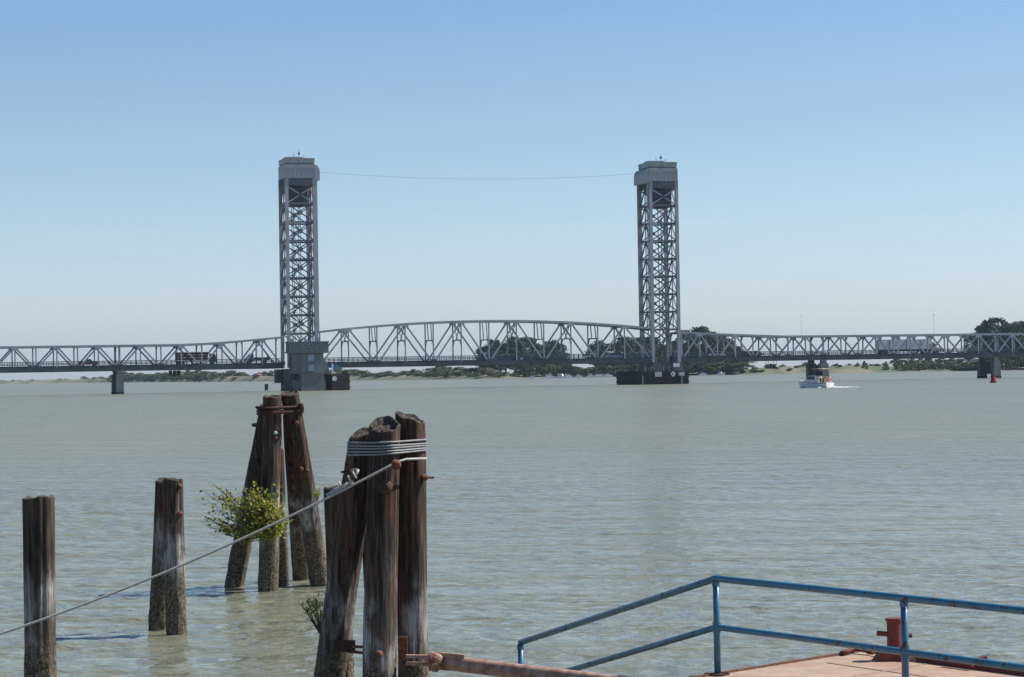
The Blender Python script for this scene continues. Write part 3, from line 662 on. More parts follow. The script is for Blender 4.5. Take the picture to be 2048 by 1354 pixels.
# ------------------------------------------------------------------ trees
def leaf_mat(name, c1, c2, scale=9):
    return mat(name, c1, c2, scale, .85, lo=.38, hi=.62, spec=.2, detail=3)
LM = {'dark': leaf_mat('dark_evergreen_leaves', (.026, .043, .023), (.08, .108, .05)),
      'mid': leaf_mat('mid_green_leaves', (.055, .08, .035), (.135, .165, .07)),
      'light': leaf_mat('pale_willow_leaves', (.09, .11, .05), (.19, .20, .10)),
      'conifer': leaf_mat('conifer_leaves', (.02, .038, .022), (.035, .055, .03))}
def crown_mesh(name, kind, seed, nclump, nleaf, lsize, shape):
    rng = np.random.default_rng(seed); cs = []
    for i in range(nclump):
        if shape == 'grove':                   # tall umbrella clumps over a filled body (unit height)
            h = .18 + .80 * rng.random() ** .8; w = .30 * math.sin(math.pi * min(1, .12 + h * .85)) ** .7 + .05
            rr = w * math.sqrt(rng.random()); t = rng.random() * 6.283; cs.append((rr * math.cos(t), rr * math.sin(t), h * .94, .055 + .05 * rng.random()))
        elif shape == 'round':
            h = .10 + .86 * rng.random(); w = .50 * math.sqrt(max(.02, 1 - (2 * h - 1.02) ** 2)); rr = w * math.sqrt(rng.random()); t = rng.random() * 6.283
            cs.append((rr * math.cos(t), rr * math.sin(t), h * .9, .10 + .06 * rng.random()))
        else:
            h = .08 + .88 * rng.random(); w = .34 * (1.02 - h); rr = w * math.sqrt(rng.random()); t = rng.random() * 6.283
            cs.append((rr * math.cos(t), rr * math.sin(t), h, .04 + .05 * (1 - h)))
    V = []; Q = []
    for c in cs:
        n_ = nleaf; d = rng.normal(size=(n_, 3)); d /= np.linalg.norm(d, axis=1)[:, None]
        p = np.array(c[:3]) + d * c[3] * (rng.random((n_, 1)) ** .4) * np.array([1.25, 1.25, .8])
        nrm = d + rng.normal(size=(n_, 3)) * .6; nrm /= np.linalg.norm(nrm, axis=1)[:, None]
        a = np.cross(nrm, rng.normal(size=(n_, 3))); a /= np.linalg.norm(a, axis=1)[:, None]; b = np.cross(nrm, a)
        s = lsize * (.6 + .8 * rng.random((n_, 1)))
        for k, (i, j) in enumerate(((-1, -.7), (1, -.7), (1, .7), (-1, .7))): V.append(p + a * s * i + b * s * j)
        st = len(Q) * 4
        Q.append(n_)
    verts = []; faces = []; off = 0
    for ci in range(len(cs)):
        blk = V[ci * 4:ci * 4 + 4]; n_ = Q[ci]
        arr = np.stack(blk, 1).reshape(-1, 3); verts.append(arr)
        faces.append((np.arange(n_ * 4).reshape(-1, 4)) + off); off += n_ * 4
    me = bpy.data.meshes.new(name); me.from_pydata(np.vstack(verts).tolist(), [], np.vstack(faces).tolist()); me.materials.append(LM[kind]); return me
def trunk_mesh(seed, shape):
    rng = random.Random(seed); mb = MB()
    mb.tube([(0, 0, -.03), (.01, 0, .25), (.0, .015, .6), (.02, 0, .85)], [.03, .022, .014, .005], 7)
    for i in range(6):
        z = .22 + .09 * i; t = rng.random() * 6.283; L = .22 * (1.1 - z * .6)
        mb.tube([(0, 0, z), (math.cos(t) * L * .5, math.sin(t) * L * .5, z + .08), (math.cos(t) * L, math.sin(t) * L, z + .2)], [.012, .008, .003], 5)
    me = bpy.data.meshes.new('trunk'); me.from_pydata([tuple(v) for v in mb.v], [], mb.f); me.materials.append(M_BARK); return me
PRO = {}
for kind, shape, nv, ncl, nlf, ls in (('dark', 'grove', 4, 75, 50, .017), ('mid', 'round', 3, 45, 45, .03), ('light', 'round', 3, 42, 45, .032), ('conifer', 'cone', 1, 60, 40, .02)):
    PRO[kind] = [(crown_mesh('crown', kind, 31 * i + len(kind), ncl, nlf, ls, shape), trunk_mesh(i + 5, shape)) for i in range(nv)]
trng = random.Random(5)
TREES = 0
def tree(kind, x, ytop, wpx, label, group, off=60, ybase=None):
    global TREES
    Z = shoreZ(x) + off; zt = CAMZ + (hor(x) - ytop) * Z / F; zb = landz(x, off) - .15
    H = max(1.5, zt - zb); wm = wpx * Z / F
    nm = {'dark': 'evergreen_tree', 'mid': 'leafy_tree', 'light': 'pale_shrub', 'conifer': 'conifer_tree'}[kind]
    r = thing(nm, label, 'shrub' if kind == 'light' else 'tree', ((x - 1024) / F * Z, Z, zb), group, trng.random() * 6.28)
    unit = {'dark': .62, 'mid': 1.0, 'light': 1.0, 'conifer': .7}[kind]
    sx = wm / unit; r.scale = (sx, sx, H)
    c, t = PRO[kind][TREES % len(PRO[kind])]; TREES += 1
    for n_, me in (('trunk', t), ('crown', c)):
        o = bpy.data.objects.new(n_, me); COL.objects.link(o); o.parent = r
    return r
g1 = 'dark tall trees behind the middle of the lift span'
for x, y, w in ((968, 690, 30), (985, 677, 44), (1010, 684, 40), (1030, 668, 48), (1052, 671, 46), (1078, 687, 42), (1098, 680, 36), (1113, 676, 36), (1000, 700, 50), (1070, 700, 50), (1120, 705, 30)):
    tree('dark', x, y, w * 1.15, 'tall dark evergreen in the grove seen through the middle of the lift span', g1, 70 + trng.random() * 50)
for x, y, w in ((1194, 677, 36), (1222, 684, 34), (1246, 671, 40), (1272, 672, 40), (1210, 702, 40), (1240, 705, 50)):
    tree('dark', x, y, w * 1.2, 'tall dark evergreen in the grove just left of the right lift tower', 'dark trees left of the right tower', 70 + trng.random() * 50)
for x, y, w in ((1300, 671, 44), (1326, 690, 44), (1348, 676, 40)):
    tree('dark', x, y, w * 1.2, 'tall dark evergreen seen through the base of the right lift tower', 'dark trees behind the right tower base', 80 + trng.random() * 40)
for x, y, w in ((1378, 656, 42), (1406, 650, 50), (1430, 667, 44), (1448, 666, 40), (1468, 690, 38), (1486, 703, 36), (1395, 690, 60), (1440, 700, 60)):
    tree('dark', x, y, w * 1.2, 'tall dark evergreen in the grove just right of the right lift tower', 'dark trees right of the right tower', 70 + trng.random() * 50)
for x, y, w in ((1945, 664, 30), (1966, 647, 44), (1990, 632, 56), (2018, 640, 52), (2044, 639, 52), (2075, 650, 60), (1980, 680, 70), (2030, 680, 80), (1955, 700, 44), (2100, 660, 60)):
    tree('dark', x, y, w * 1.15, 'tall dark evergreen in the grove at the right edge behind the bridge', 'dark trees at the right edge', 60 + trng.random() * 60)
g = 'bushes on the right bank below the semi truck'
for x in list(range(1792, 1935, 11)):
    tree('mid', x + trng.uniform(-4, 4), hor(x) - trng.uniform(0, 6), trng.uniform(14, 24), 'low green bush at the water edge below the white semi truck', g, 5 + trng.random() * 12)
g = 'undergrowth along the shore below the dark groves'
for x in list(range(1042, 1300, 13)) + list(range(1300, 1495, 14)) + list(range(1925, 2070, 14)):
    k = 'dark' if trng.random() < .6 else 'mid'
    tree(k, x + trng.uniform(-6, 6), hor(x) - trng.uniform(6, 18), trng.uniform(24, 40), 'low dense bush at the water edge below the dark tall trees', g, 3 + trng.random() * 9)
g = 'pale shrubs on the bank below the lift span'
for x, y, w in ((872, 742, 22), (890, 737, 34), (914, 741, 28), (938, 747, 26), (955, 749, 20), (975, 733, 36), (992, 741, 26), (1006, 742, 22), (1022, 751, 14), (1032, 741, 18)):
    tree('light', x, y, w, 'rounded pale green willow shrub on the bank below the lift span', g, 16 + trng.random() * 10)
g = 'mixed trees on the bank right of the control house'
for x in range(640, 962, 12):
    tree('light' if trng.random() < .35 else 'mid', x + trng.uniform(-5, 5), hor(x) - trng.uniform(-2, 5), trng.uniform(16, 28), 'low rounded brush along the bank between the control house and the pale shrubs', 'low brush on the bank below the lift span', 22 + trng.random() * 20)
for x, y, w in ((650, 738, 26), (672, 735, 30), (700, 738, 34), (722, 740, 30), (742, 746, 22), (758, 745, 16), (775, 741, 22), (792, 746, 22), (812, 741, 26), (828, 737, 20), (846, 744, 24), (862, 735, 28), (882, 728, 34), (910, 733, 40), (940, 735, 36), (970, 728, 30)):
    tree('mid', x, y, w * 1.35, 'mid green leafy tree on the far bank right of the control house', g, 50 + trng.random() * 40)
g = 'trees on the distant bank at far left'
for x, y, w in ((4, 765, 16), (25, 760, 9), (38, 764, 14), (54, 761, 7), (63, 761, 9), (118, 760, 10), (130, 762, 6), (166, 752, 12), (172, 755, 12), (187, 754, 14), (200, 753, 16), (210, 757, 12)):
    tree('mid', x, y, w, 'small bluish tree on the distant low bank at far left', g, 60 + trng.random() * 60)
g = 'low bushes at the water edge behind the left approach span'
for x in range(222, 420, 11):
    tree('mid', x + trng.uniform(-4, 4), hor(x) - trng.uniform(4, 12), trng.uniform(18, 28), 'low bluish bush at the water edge behind the left approach span', g, 5 + trng.random() * 12)
g = 'trees behind the left approach span'
for x, y, w in ((228, 746, 20), (244, 742, 22), (262, 744, 24), (282, 745, 24), (300, 747, 22), (318, 744, 24), (336, 745, 22), (352, 741, 20), (372, 739, 26), (392, 738, 26), (410, 741, 22), (428, 742, 22), (446, 744, 22), (462, 740, 28), (482, 743, 24), (498, 750, 16), (518, 744, 14), (530, 742, 18), (545, 741, 20), (556, 744, 14)):
    tree('mid', x, y, w * 1.2, 'mid green tree in the belt behind the left approach span', g, 80 + trng.random() * 60)
for x, y, w in ((424, 753, 24), (445, 752, 26), (470, 754, 22)):
    tree('light', x, y, w, 'pale rounded shrub in front of the tree belt left of the control house', 'pale shrubs left of the control house', 20)
g = 'trees and shrubs along the right bank'
for x, y, w in ((1502, 737, 16), (1512, 740, 18), (1524, 742, 14)):
    tree('light', x, y, w, 'pale yellow green shrub on the bank right of the dark grove', 'pale shrubs beside the right grove', 14)
for x, y, w in ((1540, 726, 10), (1566, 728, 12), (1590, 731, 8), (1610, 723, 16), (1624, 727, 14), (1672, 726, 10), (1690, 729, 8), (1715, 724, 8), (1752, 727, 16), (1770, 722, 12)):
    tree('mid', x, y, w, 'small tree standing behind the tan levee right of the moving boat or left of it', 'small trees behind the right levee', 160 + trng.random() * 80)
for i in range(22):
    x = 1500 + i * 13 + trng.uniform(-5, 5)
    if not 1635 < x < 1668: tree('light' if i % 3 else 'mid', x, hor(x) - trng.uniform(-3, 3), trng.uniform(7, 15), 'small scrubby bush dotted over the tan levee at right', 'scrub on the right levee', trng.uniform(12, 60))
tree('conifer', 1728, 721, 17, 'lone dark cone shaped tree on the tan levee right of the boat', None, 40)
for x, y, w in ((1790, 716, 22), (1804, 718, 18), (1822, 714, 22), (1838, 716, 20), (1856, 712, 22), (1880, 713, 24), (1900, 714, 24), (1920, 716, 22)):
    tree('mid', x, y, w * 1.1, 'dark green tree in the thicket left of the right edge grove', 'thicket left of the right edge grove', 55 + trng.random() * 20)
for x, y, w in ((1810, 727, 18), (1828, 729, 14), (1850, 722, 18), (1866, 724, 18), (1882, 726, 16), (1906, 722, 20)):
    tree('light', x, y, w, 'pale willow shrub in front of the thicket under the white semi truck', 'pale shrubs in front of the right thicket', 24)

# ------------------------------------------------------------------ small things on the far shore
def moored(x, L, h, label, off=-14):
    Z = shoreZ(x) + off; r = thing('moored_boat', label, 'boat', ((x - 1024) / F * Z, Z, 0), 'white boats moored along the far bank', trng.uniform(-.4, .4))
    MB().prism([(-L / 2, .9), (-L / 2 * .92, -.3), (L * .38, -.3), (L / 2, 1.15), (L * .2, 1.0)], (0, 0, 0), XA, UP, YA, L * .3).build('hull', M_HULL, r)
    MB().prism([(-L * .25, .9), (L * .2, .9), (L * .08, .9 + h), (-L * .25, .9 + h)], (0, 0, 0), XA, UP, YA, L * .22).build('cabin', M_WHITE, r)
    MB().box((-L * .08, 0, 1.05 + h * .4), (L * .26, L * .23, h * .3)).build('window', M_GLASS, r)
for i, (x, L, h) in enumerate(((1062, 4, .8), (1096, 7, 1.3), (1121, 8, 1.5), (1135, 6, 1.2), (1156, 5, 1.0), (1180, 6, 1.4), (1197, 9, .9), (1216, 5, 1.2), (1440, 5, 1.2), (1405, 5, .8))):
    moored(x, L, h, 'small white boat moored at the far bank %s' % ('left of the black fender' if x < 1300 else 'right of the black fender under dark trees'))
def house(x, w, h, d, wall, roof, label, off=45, zadd=0):
    Z = shoreZ(x) + off; b0 = landz(x, off) - .3 + zadd; r = thing('house', label, 'house', ((x - 1024) / F * Z, Z, b0), None, trng.uniform(-.3, .3))
    MB().box((0, 0, h / 2 - .5), (w, d, h + 1)).build('wall', wall, r)
    MB().prism([(-w / 2 - .4, h), (w / 2 + .4, h), (0, h + w * .2)], (0, 0, 0), XA, UP, YA, d + .8).build('roof', roof, r)
    o = MB().box((0, -d / 2 - .05, h * .5), (w * .25, .1, h * .35)).build('window', M_CLAD, r)
    MB().box((0, -d / 2 - .12, h * .5), (w * .2, .06, h * .28)).build('pane', M_GLASS, o)
M_TILE = mat('reddish_roof', (.22, .11, .08), (.28, .15, .11), 1, .8)
house(1950, 5, 3.4, 6, M_CLAD, M_WHITE, 'pale house with white roof at the foot of the right edge grove', 34, 1.5)
house(1216, 4.5, 3, 5, M_TAN, M_CLAD, 'small tan house in the trees left of the right tower', 30, 1.5)
house(1428, 5, 1.8, 5, M_CLAD, M_WHITE, 'low grey boathouse on the bank under the trees right of the right tower', 12)
house(514, 6, 1.8, 6, M_TILE, M_TILE, 'low orange brown shed on the bank left of the control house', 30)
house(1095, 5.5, 1.6, 5, M_WHITE, M_WHITE, 'low white boat shed at the water left of the black fender', 10)
def mast(x, ytop, Z, label):
    z = CAMZ + (hor(x) - ytop) * Z / F; b0 = Vector(((x - 1024) / F * Z, Z, 2)); r = thing('radio_mast', label, 'mast', b0, None)
    MB().tube([(0, 0, 0), (0, 0, z - 2)], [.14, .09], 6).build('pole', M_CLAD, r)
    MB().box((0, 0, z - 2.5), (1.6, .25, .25)).build('head', M_CLAD, r)
mast(1868, 628, 1750, 'slender far lamp mast above the white semi truck')
mast(1603, 630, 2100, 'faint slender mast rising above the truss over the boat')

# ------------------------------------------------------------------ buoys
g_ = PZ(533, 781, 0); r = thing('channel_marker', 'small green square channel marker left of the control house pier', 'channel marker', g_)
MB().box((0, 0, 1.15), (1.0, .25, 1.35)).build('board', M_GREEN, r)
MB().tube([(0, 0, -.6), (0, 0, .6)], [.5, .45], 12).build('float', M_GREEN, r)
b0 = PZ(1987, 765.5, 0); r = thing('red_buoy', 'red conical buoy floating in front of the right hand pier', 'buoy', b0)
k = b0.length / F
MB().tube([(0, 0, -.5), (0, 0, 3.2 * k), (0, 0, 3.4 * k), (0, 0, 9 * k), (0, 0, 12 * k)], [6.4 * k, 6.4 * k, 5.6 * k, 4.6 * k, 3.2 * k], 16).build('float', M_REDBUOY, r)
m_ = MB()
for t in range(4): m_.tube([(3 * k * math.cos(t * 1.57), 3 * k * math.sin(t * 1.57), 11 * k), (1.2 * k * math.cos(t * 1.57), 1.2 * k * math.sin(t * 1.57), 19 * k)], .5 * k, 5)
m_.build('cage', M_REDBUOY, r)
MB().tube([(0, 0, 18.5 * k), (0, 0, 22 * k)], [1.3 * k, .9 * k], 8).build('lantern', M_REDBUOY, r)
MB().box((0, -4.2 * k, 13 * k), (3.4 * k, .5 * k, 3.4 * k)).build('number_panel', M_GLASS, r)

# ------------------------------------------------------------------ motor boat
b0 = PZ(1630, 775.5, 0); BR = R(180 - 44); boat = thing('motor_boat', 'white cabin cruiser motoring left across the river before the bridge pier', 'boat', b0, None, BR)
def hull():
    mb = MB(); L = 7.2; sec = []
    for i in range(9):
        t = i / 8; x = -L / 2 + L * t
        hw = 1.3 * (1 - max(0, (t - .45) / .55) ** 2.2) + .04; zd = .95 + .55 * t ** 1.6; ch = .25 + .35 * t ** 2
        xs = x + (.5 * t if t > .8 else 0)
        sec.append([(x, -.0, -.35 + .25 * t ** 3), (x, -hw * .82, ch - .25), (xs, -hw, zd), (xs, hw, zd), (x, hw * .82, ch - .25)])
    vs = [p for s in sec for p in s]; fs = []
    for i in range(8):
        for k in range(5):
            j = (k + 1) % 5; fs.append((i * 5 + k, i * 5 + j, (i + 1) * 5 + j, (i + 1) * 5 + k))
    fs += [(4, 3, 2, 1, 0), (40, 41, 42, 43, 44)]
    return mb.add(vs, fs)
h = hull().build('hull', M_HULL, boat)
m_ = MB()
for s in (-1, 1): m_.tube([(-3.5, s * 1.33, .82), (-1.5, s * 1.34, .86), (.6, s * 1.24, .98), (2.2, s * .85, 1.2), (3.4, s * .2, 1.36)], .05, 6)
m_.build('rub_rail', M_CANVAS, h)
cb = MB().prism([(-.9, .95), (2.1, 1.2), (1.2, 1.75), (.55, 2.35), (-.9, 2.35)], (0, 0, 0), XA, UP, YA, 2.0).build('cabin', M_HULL, boat)
MB().prism([(-.7, 1.55), (1.25, 1.62), (.62, 2.2), (-.7, 2.2)], (0, 0, 0), XA, UP, YA, 2.08).build('window', M_GLASS, cb)
MB().prism([(1.33, 1.68), (1.38, 1.7), (.72, 2.28), (.67, 2.26)], (0, 0, 0), XA, UP, YA, 1.7).build('windscreen', M_GLASS, cb)
m_ = MB()
for x, dx in ((-.8, .2), (-2.3, -.15)):
    for s in (-.85, .85): m_.tube([(x, s, 2.3 if x > -1 else 1.0), (x + dx, s, 3.55)], .035, 6)
m_.build('canopy_frame', M_CLAD, boat)
MB().prism([(-2.7, 3.55), (.2, 3.55), (.2, 3.66), (-1.2, 3.72), (-2.7, 3.66)], (0, 0, 0), XA, UP, YA, 2.1).build('canopy', M_TAN, boat)
MB().box((-1.7, 0, 2.75), (1.7, 1.9, .9)).build('side_curtain', M_CANVAS, boat)
MB().box((-2.2, .3, 1.35), (1.1, .9, 1.0)).build('seat', mat('brown_seat', (.16, .10, .07), (.22, .14, .10), 4, .8), boat)
m_ = MB(); m_.tube([(-2.4, s_ * .0 + 1.18 * math.cos(t), 1.0 + 1.25 * math.sin(t)) for s_, t in [(1, i * math.pi / 10) for i in range(11)]], .09, 7); m_.build('arch', M_TAN, boat)
m_ = MB(); m_.tube([Vector((-3.35, -.5, 1.55)) + Vector((0, .38 * math.cos(t), .38 * math.sin(t))) for t in [i * math.pi / 8 for i in range(16)]], .11, 8, closed=True)
m_.build('life_ring', mat('pink_red_ring', (.55, .20, .20), (.62, .32, .30), 4, .6), boat)
m_ = MB()
pr_ = [(3.75, 0, 2.0)] + [(3.6 - i * .45, .12 + .24 * i, 2.0 - .04 * i) for i in range(1, 5)]
for s in (-1, 1):
    m_.tube([(a, b_ * s, c) for a, b_, c in pr_], .025, 5)
    for a, b_, c in pr_: m_.tube([(a, b_ * s, c), (a, b_ * s, 1.3)], .02, 5)
m_.build('bow_rail', M_CLAD, boat)
M_FOAM = mat('wake_foam', (.62, .66, .66), (.40, .45, .45), 1.6, .9, lo=.45, hi=.6)
def foam():
    mb = MB(); rng = random.Random(4)
    def blob(cx, cy, rx, ry, h):
        n = 14; vs = [(cx, cy, h)]; fs = []
        for ring, q in ((.6, .7), (1, 0)):
            for k in range(n):
                t = 6.283 * k / n; j = 1 + rng.uniform(-.25, .25); vs.append((cx + rx * ring * j * math.cos(t), cy + ry * ring * j * math.sin(t), h * q - (.06 if q == 0 else 0)))
        for k in range(n):
            l = (k + 1) % n; fs.append((0, 1 + k, 1 + l)); fs.append((1 + k, 1 + n + k, 1 + n + l, 1 + l))
        mb.add(vs, fs)
    d = Vector((math.cos(BR), math.sin(BR), 0)); n = Vector((-d.y, d.x, 0))
    for i in range(9): # stern wash
        p = b0 - d * (3.9 + i * .35) + n * rng.uniform(-.9, .9); blob(p.x, p.y, .8, .7, .35 - .03 * i)
    for s in (-1, 1):
        for i in range(5):
            p = b0 + d * (.8 - i * .9) + n * s * (1.35 + i * .12); blob(p.x, p.y, .7, .3, .18)
    for i in range(5):
        p = PZ(1692 + i * 5 + rng.uniform(-2, 2), 774 + rng.uniform(-.6, .6), 0); blob(p.x, p.y, .5, .8, .08)
    return mb
props(foam().build('wake', M_FOAM, smooth=True, origin=b0), 'white foam wake behind the motor boat', 'wake', kind='stuff')

# ------------------------------------------------------------------ foreground piles
def pile_mesh(pb, pt, rb, rt, seed, slope=(0, 0), rot=0.0, bend=0.0):
    rng = random.Random(seed); pb, pt = Vector(pb), Vector(pt); d = (pt - pb); L = d.length; d.normalize()
    a = Vector((1, 0, 0)); a = (a - d * a.dot(d)).normalized(); b = d.cross(a)
    seg = 52; nr = int(L / .055); mb = MB(); vs = []; fs = []
    cracks = [(rng.uniform(0, 6.283), rng.uniform(.03, .075), rng.uniform(.010, .028), rng.uniform(0, 9)) for _ in range(9)]
    for i in range(nr + 1):
        t = i / nr; c = pb.lerp(pt, t) + a * (.03 * math.sin(t * 3 + seed)) * .6; R0 = rb + (rt - rb) * t
        for k in range(seg):
            th = 6.283185 * k / seg; z = L * t
            rr = R0 * (1 + .05 * noise.noise(Vector((math.cos(th) * 1.1, math.sin(th) * 1.1, z * .5 + seed * 7))))
            rr += .010 * noise.noise(Vector((math.cos(th) * 5, math.sin(th) * 5, z * .7 + seed)))
            rr += .004 * noise.noise(Vector((math.cos(th) * 14, math.sin(th) * 14, z * 2.5 + seed)))
            zw = c.z
            if zw < 1.1: rr += .012 * noise.noise(Vector((math.cos(th) * 6, math.sin(th) * 6, z * 6))) * min(1, (1.1 - zw) * 2)
            for ct, cw, cdp, cs in cracks:
                ctt = ct + .22 * noise.noise(Vector((z * .5, cs, 0))); dd = abs((th - ctt + math.pi) % 6.283185 - math.pi)
                on = .5 + noise.noise(Vector((z * .6, cs * 3, 1)))
                if dd < cw * 2 and on > 0: rr -= cdp * min(1, on * 1.6) * math.exp(-(dd / cw) ** 2 * 2)
            p = c + (a * math.cos(th) + b * math.sin(th)) * rr
            if i >= nr - 2:
                wgt = (0.35, .7, 1)[i - nr + 2]
                p = p + d * wgt * (slope[0] * math.cos(th) * R0 + slope[1] * math.sin(th) * R0 + min(rot, .035) * noise.noise(Vector((math.cos(th) * 1.3, math.sin(th) * 1.3, seed))))
            vs.append(p)
    for i in range(nr):
        for k in range(seg):
            l = (k + 1) % seg; fs.append((i * seg + k, i * seg + l, (i + 1) * seg + l, (i + 1) * seg + k))
    mb.add(vs, fs); rim = len(mb.v); mb.v += [mb.v[nr * seg + k].copy() for k in range(seg)]
    # top: worn, dished end grain
    mb.cur = 1; base = rim; rings = [base]; tv = []; tf = []
    c = sum((mb.v[base + k] for k in range(seg)), Vector()) / seg; off = len(mb.v)
    for q in (.88, .7, .45, .2):
        for k in range(seg):
            p = c.lerp(mb.v[base + k], q); th = 6.283 * k / seg
            dep = (.012 if q > .8 else -.012 - .5 * max(0, rot - .03) * (1 - q) ** .6) + .018 * noise.noise(p * 12)
            mb.v.append(p + d * dep)
    prev = base
    for j in range(4):
        cur = off + j * seg
        for k in range(seg):
            l = (k + 1) % seg; mb.f.append((prev + k, prev + l, cur + l, cur + k)); mb.mi.append(1)
        prev = cur
    mb.f.append(tuple(prev + k for k in range(seg))); mb.mi.append(1)
    return mb
def px_pile(xt, yt, Zt, xb, yb, Zb, wt, wb, seed, slope=(0, 0), rot=.05):
    pt, pb = P(xt, yt, Zt), P(xb, yb, Zb); d = (pb - pt); e = pt + d * ((pt.z + .9) / -d.z)      # run on below the water
    rt, rb_ = wt * Zt / F / 2, wb * Zb / F / 2
    return pile_mesh(e, pt, rb_, rt, seed, slope, rot), e, pt, rb_, rt
def bolt(p, dirv, r, L, parent, base, mt=None, head=True):
    p = Vector(p); dirv = Vector(dirv).normalized(); m_ = MB()
    if head: m_.tube([p, p + dirv * L * .3, p + dirv * L, p + dirv * (L + r * .35)], [r * 1.25, r * 1.25, r, r * .55], 12)
    else: m_.tube([p, p + dirv * L], [r, r * .8], 8)
    return m_.build('bolt', mt or M_RUST, parent, smooth=False, origin=base)
PM = [M_WOOD, M_WOODEND]
FWD = -f_
# single pile at far left
mb, e, pt, rb_, rt = px_pile(78.5, 995, 27.0, 84, 1354, 27.0, 62, 63, 3, (.05, 0), .03)
base = Vector((e.x, e.y, 0)); props(mb.build('mooring_pile', PM, origin=base, smooth=True), 'lone weathered timber pile at the left edge, crossed by the wire rope', 'timber pile')
# bolted pair
def dolphin(label, cat, base): return thing('mooring_dolphin', label, cat, base)
base = PZ(335, 1272, 0); pair = thing('pile_pair', 'two timber piles bolted close together between the lone pile and the shrub', 'timber piles', base)
mb = px_pile(325, 961, 37.05, 317, 1259, 37.3, 32, 38, 5, (.0, .1), .06)[0]; mb.build('pile', PM, pair, smooth=True, origin=base)
mb = px_pile(348.5, 959, 36.6, 351, 1272, 36.6, 40, 42, 8, (0, 0), .05)[0]; mb.build('pile', PM, pair, smooth=True, origin=base)
bolt(P(360, 1028, 36.48), FWD + r_ * .4, .035, .05, pair, base); bolt(P(359, 972, 36.5), FWD + r_ * .4, .03, .03, pair, base)

# far dolphin
base = PZ(545, 1178, 0); dl = dolphin('tall cluster of leaning timber piles with leafy shrub growing on it', 'pile cluster', base)
for a in ((537, 812, 44.3, 469, 1173, 44.8, 36, 39, 11, (0, 0), .05), (543, 793, 43.75, 536, 1183, 43.7, 37, 41, 12, (.0, .15), .05),
          (580, 786, 43.9, 636, 1150, 44.7, 36, 40, 13, (0, .1), .05), (558, 900, 44.3, 565, 1172, 44.75, 22, 25, 14, (0, 0), .03),
          (583, 830, 44.4, 604, 1160, 46.1, 32, 37, 15, (0, 0), .03)):
    px_pile(*a)[0].build('pile', PM, dl, smooth=True, origin=base)
def hull2d(pts):
    pts = sorted(set(pts)); out = []
    for seq in (pts, pts[::-1]):
        h = []
        for p in seq:
            while len(h) >= 2 and (h[-1][0] - h[-2][0]) * (p[1] - h[-2][1]) - (h[-1][1] - h[-2][1]) * (p[0] - h[-2][0]) <= 0: h.pop()
            h.append(p)
        out += h[:-1]
    return out
def wrap_loop(circles, z, extra, tilt=0.0):
    pts = []
    for c, r in circles:
        for k in range(40): t = 6.283 * k / 40; pts.append((round(c.x + (r + extra) * math.cos(t), 4), round(c.y + (r + extra) * math.sin(t), 4)))
    h = hull2d(pts); loop = []
    for i in range(len(h)):
        p, q = h[i], h[(i + 1) % len(h)]; n_ = max(1, int(math.hypot(q[0] - p[0], q[1] - p[1]) / .04))
        for j in range(n_):
            t = j / n_; x, y = p[0] + (q[0] - p[0]) * t, p[1] + (q[1] - p[1]) * t; loop.append(Vector((x, y, z + tilt * (x - circles[0][0].x))))
    return loop
cl = [(P(536, 820, 44.25), .165), (P(541, 820, 43.75), .175), (P(584, 815, 43.95), .17)]
m_ = MB()
for z, tl in ((P(545, 816, 43.8).z, .02), (P(545, 823, 43.8).z, -.03), (P(545, 827, 43.8).z, .05)): m_.tube(wrap_loop(cl, z, .03, tl), .028, 7, closed=True)
m_.tube([P(598, 812, 43.8), P(604, 809, 43.7), P(605, 818, 43.7), P(597, 828, 43.75)], .035, 7)
m_.tube([P(522, 814, 43.9), P(512, 814.5, 43.7)], .02, 6)
m_.build('cable_band', M_RUSTD, dl, origin=base, smooth=True)
bolt(P(551, 866, 43.5), FWD, .03, .06, dl, base, M_CLAD); bolt(P(552, 876, 43.52), FWD, .03, .06, dl, base, M_RUST, False)
for x, y in ((593, 846), (602, 938), (614, 942)): bolt(P(x, y, 43.75 + (y - 800) * .002), FWD + r_ * .3, .035, .07, dl, base)
bolt(P(514, 850, 44.1), -r_, .03, .09, dl, base, M_RUSTD)
MB().tube([P(563, 860, 43.6), P(566, 940, 43.6), P(563, 965, 43.6)], 0.004, 5).build('loose_wire', M_STEELD, dl, origin=base)

# near dolphin
Zn = 25.4; base = PZ(762, 1471, 0); dn = dolphin('near cluster of big dark timber piles bound with wire rope', 'pile cluster', base)
specs = ((732, 866, 25.72, 661, 1354, 25.95, 58, 71, 21, (.50, .2), .05), (770, 850, 25.4, 762, 1354, 25.4, 63, 70, 22, (.0, .45), .22),
         (818, 836, 25.70, 830, 1354, 25.75, 60, 61, 23, (-.42, .1), .06), (735, 930, 26.1, 757, 1354, 26.1, 40, 52, 24, (0, 0), .04))
circ = []
for a in specs:
    mb, e, pt, rb_, rt = px_pile(*a); mb.build('pile', PM, dn, smooth=True, origin=base)
    if a[8] != 24:
        t = (3.2 - e.z) / (pt.z - e.z); circ.append((e.lerp(pt, t), rb_ + (rt - rb_) * t + .004))
bolt(P(791, 929, 25.18), FWD + r_ * .35, .045, .07, dn, base); bolt(P(771, 974, 25.16), FWD, .062, .06, dn, base, M_RUSTD)
bolt(P(758, 1308, 25.16), FWD, .035, .04, dn, base)
bolt(P(845, 955, 25.6), r_, .03, .05, dn, base); bolt(P(852, 955, 25.6), r_, .014, .09, dn, base, M_RUST, False)
bolt(P(702, 944, 25.65), -r_, .03, .04, dn, base, M_RUSTD); bolt(P(700, 944, 25.65), -r_, .014, .10, dn, base, M_RUSTD, False); bolt(P(700, 932, 25.65), -r_ + u_ * .4, .018, .06, dn, base, M_RUSTD, False)
